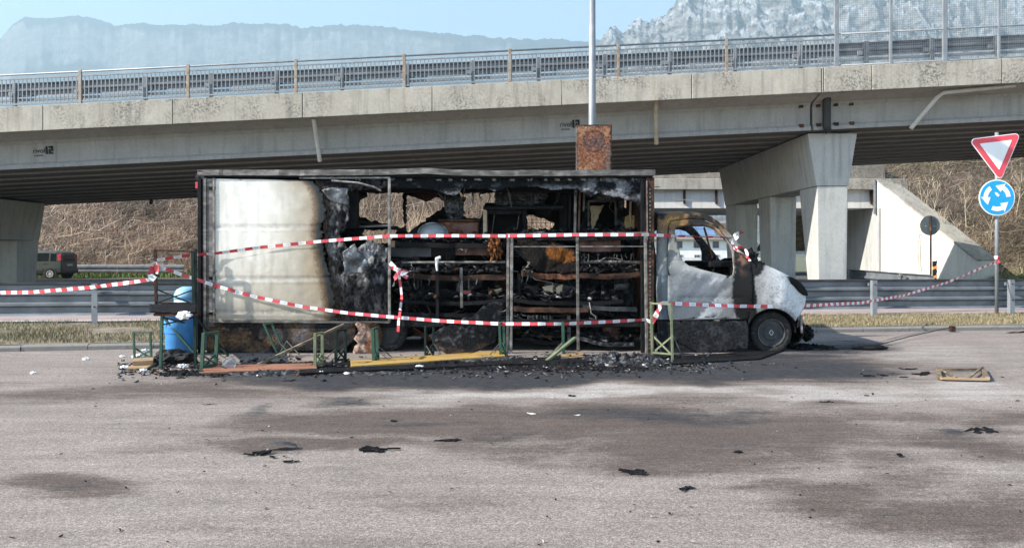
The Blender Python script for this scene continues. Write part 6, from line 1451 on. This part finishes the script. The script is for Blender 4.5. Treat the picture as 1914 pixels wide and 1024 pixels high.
e1 = G(1780, 620); MB().box(e1.x - .05, e1.x + .05, e1.y - .04, e1.y + .04, .0, .12).build('end_block', MA['rustd'], fp, bev=.01)
lump('head', G(1625, 654) + Vector((0, 0, .04)), (.3, .06, .04), 77, MA['char'], fp, .5, 3, 2, .002)

# ================================================================== SIGN ON THE ROOF
rsn = emp('rusty_sign', P(1110, 318, 12.75)); tag(rsn, 'rusty square metal sign with burnt round emblem standing on the truck roof', 'sign')
Ys = 12.75
def sg_col(u, v):
    n = fbm(u * .08, v * .08, 131, 6, .6); c = np.array((.19, .085, .05))[None] * np.ones((len(u), 1))
    def mx(k, w):
        nonlocal c; w = np.clip(w, 0, 1); c = c * (1 - w[:, None]) + np.array(k) * w[:, None]
    mx((.27, .15, .09), smooth(.5, .65, n)); mx((.085, .08, .085), smooth(1116, 1142, u + (n - .5) * 40) * smooth(250, 290, v) * .8)
    d = np.hypot((u - 1110) / 19, (v - 265) / 19); mx((.075, .045, .045), np.exp(-((d - 1) / .10) ** 2)); mx((.085, .055, .055), smooth(1, .8, d) * smooth(.42, .56, n) * .9)
    mx((.06, .035, .03), smooth(4, 0, np.minimum(u - 1078, 1142 - u)) * .7 + smooth(4, 0, v - 236) * .6)
    return c
sp = plate('sign_plate', [(1078, 236), (1142, 235), (1142, 320), (1078, 320)], [], px2(Ys), MA['v_wall'], rsn, 1.6, .03, sg_col, lambda u, v: .006 * (fbm(u * .1, v * .1, 6) - .5))
MB().bar(P(1077.4, 236, Ys), P(1077.4, 320, Ys), .014, .05).build('sign_edge', MA['alupost'], rsn); MB().bar(P(1077, 235, Ys), P(1143, 234.4, Ys), .05, .014).build('sign_edge', MA['rustd'], rsn); MB().bar(P(1142.6, 235, Ys), P(1142.6, 320, Ys), .012, .05).build('sign_edge', MA['rustd'], rsn)
blk = MB(); r_ = random.Random(3)
for k in range(46):                                                                # blistered paint of the emblem and of two lines of lettering
    if k < 20: a = r_.uniform(0, 6.28); q_ = r_.uniform(.55, 1.5); u, v = 1110 + 19 * q_ * math.cos(a), 265 + 19 * q_ * math.sin(a)
    elif k < 36: u, v = 1085 + (k - 20) * 3.0, 302 + r_.uniform(-1, 1)
    else: u, v = 1092 + (k - 36) * 4, 313 + r_.uniform(-1, 1)
    if not (1082 < u < 1138 and 240 < v < 317): continue
    blk.bar(P(u - r_.uniform(.4, 1.1), v, Ys - .008), P(u + r_.uniform(.4, 1.1), v + r_.uniform(-.8, .8), Ys - .008), .012, .012)
blk.build('blistered_paint', MA['rustd'], rsn)
MB().box(PX(1098, 12.9), PX(1122, 12.9), 12.79, 12.95, 2.85, 3.12).build('bracket', MA['rustd'], rsn)

# ================================================================== BARRIER TAPE
def tape_mat():
    m, t, N, L, b = _base('barrier_tape')
    uv = N('ShaderNodeUVMap'); sx = N('ShaderNodeSeparateXYZ'); L(uv.outputs[0], sx.inputs[0])
    d = N('ShaderNodeMath'); d.operation = 'MULTIPLY'; L(sx.outputs[0], d.inputs[0]); d.inputs[1].default_value = 1 / .245
    f = N('ShaderNodeMath'); f.operation = 'FRACT'; L(d.outputs[0], f.inputs[0])
    red = ramp(t, f.outputs[0], [(.48, 0.0), (.5, 1.0)])
    # rows of small print in the white fields
    pr = ramp(t, noise(t, 1.0, 3, .5, stretch=(70, 60, 1), coord='UV'), [(.50, 0.0), (.54, 1.0)])
    w1 = ramp(t, f.outputs[0], [(.06, 0.0), (.09, 1.0), (.40, 1.0), (.43, 0.0)]); w2 = ramp(t, sx.outputs[1], [(.30, 0.0), (.34, 1.0), (.66, 1.0), (.70, 0.0)])
    m1 = N('ShaderNodeMath'); m1.operation = 'MULTIPLY'; L(pr, m1.inputs[0]); L(w1, m1.inputs[1]); m2 = N('ShaderNodeMath'); m2.operation = 'MULTIPLY'; L(m1.outputs[0], m2.inputs[0]); L(w2, m2.inputs[1])
    m3 = N('ShaderNodeMath'); m3.operation = 'MULTIPLY'; L(m2.outputs[0], m3.inputs[0]); m3.inputs[1].default_value = .8
    c = mixc(t, m3.outputs[0], (.76, .77, .79), (.03, .03, .04)); c = mixc(t, red, c, (.55, .06, .075))
    L(c, b.inputs['Base Color']); b.inputs['Roughness'].default_value = .4
    b.inputs['Transmission Weight'].default_value = 0; return m
MA['tape'] = tape_mat()
def ribbon(name, pts, parent, w=.072, tw=None, step=.05, ph=0.0, sag=None):
    P_ = [Vector(p) for p in pts]; D_ = [0]
    for a, b_ in zip(P_[:-1], P_[1:]): D_.append(D_[-1] + (b_ - a).length)
    n = max(8, int(D_[-1] / step)); D_ = np.array(D_); t = np.linspace(0, D_[-1], n)
    A = np.array([tuple(p) for p in P_])
    # smooth the polyline a little so the tape bends instead of kinking
    q_ = np.stack([np.interp(t, D_, A[:, k]) for k in range(3)], 1)
    for _ in range(2): q_[1:-1] = (q_[:-2] + 2 * q_[1:-1] + q_[2:]) / 4
    tg = np.gradient(q_, axis=0); tg /= np.linalg.norm(tg, axis=1)[:, None]
    tww = np.interp(t, np.linspace(0, D_[-1], len(tw)), tw) if tw else np.zeros(n)
    tww = tww + (fbm(t * 1.7 + ph * 9, 0 * t + q_[0, 0], 5, 3) - .5) * 1.3 + (vn(t * 9, 0 * t, 8) - .5) * .35
    V = []; UV = []
    for i in range(n):
        d = Vector(tg[i]); up = Vector((0, 0, 1)); up = (up - d * up.dot(d))
        if up.length < .15: up = Vector((1, 0, 0)) - d * d.x
        up.normalize(); up = Matrix.Rotation(float(tww[i]), 3, d) @ up; c0 = Vector(q_[i])
        V += [c0 - up * w / 2, c0 + up * w / 2]; UV += [(t[i] + ph, 0), (t[i] + ph, 1)]
    Fc = [(2 * i, 2 * i + 2, 2 * i + 3, 2 * i + 1) for i in range(n - 1)]
    me = pymesh(name, V, Fc, True); ul = me.uv_layers.new(name='UVMap')
    for lp in me.loops: ul.data[lp.index].uv = UV[lp.vertex_index]
    return link(name, me, MA['tape'], parent)
def tape(loc, label): e = emp('barrier_tape', loc); return tag(e, label, 'barrier tape', 'red and white barrier tapes')
ya = 11.86
t1 = tape(P(700, 440, ya), 'upper barrier tape stretched from the burnt table across the truck to the windscreen pillar')
ribbon('strip', [P(293, 486, yq - .03), P(320, 482, 11.8), P(362, 476, 11.88), P(400, 474, 11.94), P(480, 463, 11.935), P(600, 451, 11.92), P(728, 441, ya + .03), P(840, 440.5, ya), P(950, 441, ya - .02)], t1, .05, [.3, .9, .2, .1, 0, 0, .1, 0, 0])
ribbon('strip', [P(950, 441, ya - .02), P(1080, 439, ya - .03), P(1206, 438.5, ya - .03), P(1260, 441, ya + .05), P(1320, 443, 12.05), P(1374, 444, 12.14)], t1, .05, [0, .05, 0, .5, .9, 1.0], ph=.1)
ribbon('loose_end', [P(1373, 446, 12.12), P(1376, 440, 12.08), P(1383, 435, 12.08), P(1387, 436, 12.10)], t1, .10, [0, .6, 1, 1.4], .02)
ribbon('loose_end', [P(1372, 446, 12.12), P(1368, 458, 12.08), P(1374, 466, 12.04), P(1386, 472, 12.02), P(1398, 480, 12.0), P(1402, 488, 12.0)], t1, .05, [0, 1.2, .4, 1, 1.6, .6], .02)
ribbon('loose_end', [P(1371, 464, 12.06), P(1380, 462, 12.03), P(1392, 464, 12.03), P(1397, 474, 12.02), P(1396, 482, 12.02)], t1, .045, [0, .8, 1.4, .5, 1.2], .02, .3)
t2 = tape(P(700, 590, ya), 'lower barrier tape sagging across the truck from the burnt table to the right frame post')
ribbon('strip', [P(295, 498, yq - .03), P(345, 515, 11.83), P(400, 533, 11.92), P(470, 553, 11.93), P(560, 572, 11.92), P(650, 585, ya + .03), P(728, 592, ya + .03), P(830, 600, ya - .05), P(935, 605, 11.5), P(1054, 605, 11.45), P(1140, 601, 11.7), P(1207, 597, ya - .02)], t2, .052, [.2, .1, 0, 0, .05, 0, 0, .05, 0, .1, 0, .9])
t3 = tape(P(1230, 580, ya), 'barrier tape running from the frame post past the cab to the sign pole')
ribbon('strip', [P(1208, 598, ya - .03), P(1218, 602, 11.75), P(1227, 588, 11.6), P(1236, 567, 11.3)], t3, .085, [.3, .9, .2, .3], .02)
ribbon('strip', [P(1236, 566, 11.3), P(1300, 569, 11.5), P(1380, 572, 11.85), P(1450, 572.5, 12.0), P(1510, 571, 12.5), P(1610, 566, 14.2), P(1690, 552, 15.8), P(1770, 528, 17.2), P(1860, 490, 18.27)], t3, .054, [0, 0, .1, 0, .1, .2, .1, .3, .2])
ribbon('knot', [P(1858, 494, 18.28), P(1864, 486, 18.27), P(1868, 482, 18.27), P(1860, 480, 18.27), P(1866, 492, 18.26)], t3, .09, [0, .8, .3, 1.2, .5], .02)
t4 = tape(P(150, 535, 10.5), 'barrier tape running off to the left from the burnt table')
ribbon('strip', [P(-260, 548, 13.6), P(-60, 548, 13.0), P(60, 546, 12.6), P(170, 537, 12.2), P(250, 527, 11.85), P(291, 521, yq - .04)], t4, .06, [.2, 0, .1, 0, .05, .2])
ribbon('loose_end', [P(290, 522, yq - .05), P(281, 516, yq - .05), P(285, 498, yq - .05), P(292, 490, yq - .05), P(293, 512, yq - .06)], t4, .09, [0, .7, 1.2, .3, .9], .02)
t5 = tape(P(738, 520, ya), 'torn end of barrier tape hanging in a bow from the panel post')
ribbon('bow', [P(729, 491, ya), P(742, 504, ya - .04), P(764, 520, ya), P(746, 508, ya - .02), P(738, 520, ya - .04), P(735, 535, ya)], t5, .07, [0, .6, 1.2, .4, .8, 1.2], .02)
ribbon('bow', [P(731, 500, ya - .02), P(745, 505, ya - .05), P(762, 506, ya), P(750, 512, ya - .05), P(744, 508, ya - .05)], t5, .07, [.5, .2, .9, .4, 0], .02, .2)
ribbon('loose_end', [P(745, 508, ya - .04), P(748, 530, ya - .02), P(751, 555, ya), P(748, 580, ya - .03), P(745, 600, ya - .02), P(744, 620, ya - .02)], t5, .045, [0, .5, 1.0, .3, .6, .2], .02)
t6 = tape(G(1898, 620), 'short piece of barrier tape lying on the asphalt at the right edge')
p0, p1 = G(1881, 621, .02), G(1960, 620, .02); ribbon('strip', [p0, p0.lerp(p1, .5) + Vector((0, .1, .0)), p1], t6, .09, [1.2, 1.35, 1.2])

# ================================================================== PARKED CAR
car = emp('small_car', (-29.1, 46.3, .02), local=True); car.scale = (1.1, 1.1, 1.1); tag(car, 'dark grey small hatchback on the road beyond the guardrail at left', 'car')
cpt = mat('dark_grey_paint', [(.3, (.045, .052, .05)), (.7, (.058, .066, .062))], 2, .35, .2); cpl = mat('car_black_plastic', [(.3, (.012, .012, .013)), (.7, (.02, .02, .022))], 5, .6)
glass = mat('car_glass', [(.3, (.01, .014, .015)), (.7, (.02, .025, .026))], 2, .08); tail = mat('tail_lamp_red', [(.3, (.42, .01, .03)), (.7, (.55, .02, .04))], 4, .25); alloy = mat('alloy', [(.3, (.5, .5, .52)), (.7, (.65, .65, .66))], 4, .35, .7)
ST = [(0.0, .42, .93, 1.36, .74, .60), (.06, .30, .95, 1.47, .78, .645), (.35, .24, .97, 1.545, .80, .66), (1.0, .22, .97, 1.56, .805, .67), (2.0, .22, .965, 1.545, .805, .67), (2.4, .22, .96, 1.46, .80, .65), (2.95, .22, .95, 1.06, .80, .68), (3.35, .25, .86, .95, .78, .66), (3.58, .32, .72, .82, .72, .6), (3.65, .40, .62, .70, .66, .55)]
V = []; n = 12
for (x_, zb, zm, zt_, wb, wt) in ST:
    half = [(wb * .86, zb), (wb * .98, zb + .10), (wb, (zb + zm) / 2), (wb * .985, zm), (wt + .01, zt_ - .07), (wt * .86, zt_)]
    V += [(1.6 - x_, -a, b_) for a, b_ in half] + [(1.6 - x_, a, b_) for a, b_ in half[::-1]]
Fc = [(i * n + k, i * n + (k + 1) % n, (i + 1) * n + (k + 1) % n, (i + 1) * n + k) for i in range(len(ST) - 1) for k in range(n)] + [tuple(range(n)), tuple((len(ST) - 1) * n + k for k in range(n))]
MB().add(V, Fc).build('body', cpt, car, sm=False, bev=.03)
def cw(x_, z_):                                                   # half width of the glasshouse side
    s0 = max(i for i in range(len(ST) - 1) if ST[i][0] <= x_ or i == 0); a, b_ = ST[s0], ST[s0 + 1]; t = (x_ - a[0]) / (b_[0] - a[0])
    zm, zt_, wb, wt = [a[k] + (b_[k] - a[k]) * t for k in (2, 3, 4, 5)]; q_ = (z_ - zm) / max(.01, zt_ - .07 - zm); return wb * .985 + (wt + .01 - wb * .985) * q_
for side in (-1, 1):
    for poly in ([(.30, .99), (.62, .99), (.64, 1.42), (.34, 1.40)], [(.70, .99), (1.42, .99), (1.44, 1.44), (.72, 1.43)], [(1.52, .99), (2.62, .99), (2.30, 1.40), (1.54, 1.44)]):
        pts_ = [(1.6 - a, side * (cw(a, b_) + .006), b_) for a, b_ in poly]
        o = MB().add(pts_ + [(p[0], p[1] - side * .02, p[2]) for p in pts_], [(0, 1, 2, 3), (7, 6, 5, 4)] + [(i, i + 4, (i + 1) % 4 + 4, (i + 1) % 4) for i in range(4)]).build('side_window', glass, car)
    MB().box(1.6 - .98, 1.6 - .80, side * .815 - .012, side * .815 + .012, .84, .88).build('door_handle', cpl, car, bev=.005)
    MB().box(1.6 - 2.4, 1.6 - 1.0, side * .808 - .012, side * .808 + .012, .42, .56).build('door_moulding', cpl, car, bev=.008)
    tl = MB().box(1.6 - .22, 1.6 - .015, min(side * .66, side * .765), max(side * .66, side * .765), 1.0, 1.36).build('tail_lamp', tail, car, bev=.03)
    MB().box(1.6 - .01, 1.6 + .012, min(side * .45, side * .62), max(side * .45, side * .62), .52, .58).build('reflector', tail, car)
    for xw_ in (.62, 2.92):
        c_ = Vector((1.6 - xw_, side * .70, .29)); f3 = lambda a, b_, h, c_=c_, side=side: c_ + Vector((a, side * h, b_))
        we = emp('wheel', c_, local=True); we.parent = car; f4 = lambda a, b_, h, side=side: Vector((a, side * h, b_))
        MB().lathe([(.36, .07), (.36, .112), (.30, .116), (.30, .07)], 24, f4, True).build('arch', cpl, we)
        MB().lathe([(.18, .10), (.20, .125), (.27, .125), (.29, .10), (.29, -.06), (.18, -.06)], 24, f4, True).build('tyre', MA['blackp'], we, sm=False)
        MB().lathe([(.185, .09), (.185, .12), (.17, .12), (.16, .07), (.001, .07)], 24, f4).build('rim', cpl, we)
        for k in range(8):
            a = 2 * math.pi * k / 8; MB().bar(f4(0, 0, .095), f4(.17 * math.cos(a), .17 * math.sin(a), .11), .035, .025).build('spoke', alloy, we)
        MB().lathe([(.19, .10), (.19, .128), (.168, .128), (.168, .10)], 24, f4, True).build('rim_ring', alloy, we)
MB().add([(1.615, -.56, .98), (1.615, .56, .98), (1.58, .50, 1.36), (1.58, -.50, 1.36), (1.58, -.56, .98), (1.58, .56, .98), (1.54, .50, 1.36), (1.54, -.50, 1.36)], [(0, 1, 2, 3), (7, 6, 5, 4), (0, 4, 5, 1), (1, 5, 6, 2), (2, 6, 7, 3), (3, 7, 4, 0)]).build('rear_window', glass, car)
MB().box(1.50, 1.68, -.72, .72, .30, .52).build('bumper', cpl, car, bev=.05)
MB().box(1.605, 1.625, -.26, .26, .72, .83).build('licence_plate', MA['dome'], car, bev=.003)
MB().add([(-1.28, -.6, 1.02), (-1.28, .6, 1.02), (-.78, .56, 1.42), (-.78, -.56, 1.42)], [(0, 1, 2, 3)]).build('windscreen', glass, car)
HAZE = 1.9e-4
# ------------------------------------------------------------------ haze
hz = MB().box(-11500, 11500, -250, 8300, -2, 2150)
hm = bpy.data.materials.new('haze'); hm.use_nodes = True; t_ = hm.node_tree
t_.nodes.remove(t_.nodes['Principled BSDF'])
pv = t_.nodes.new('ShaderNodeVolumePrincipled'); pv.inputs['Density'].default_value = HAZE; pv.inputs['Color'].default_value = (.66, .89, 1, 1)
pv.inputs['Anisotropy'].default_value = .1
t_.links.new(pv.outputs[0], t_.nodes['Material Output'].inputs['Volume'])
ho = hz.build('haze', hm); tag(ho, 'pale blue haze over the valley', 'haze', kind='stuff')
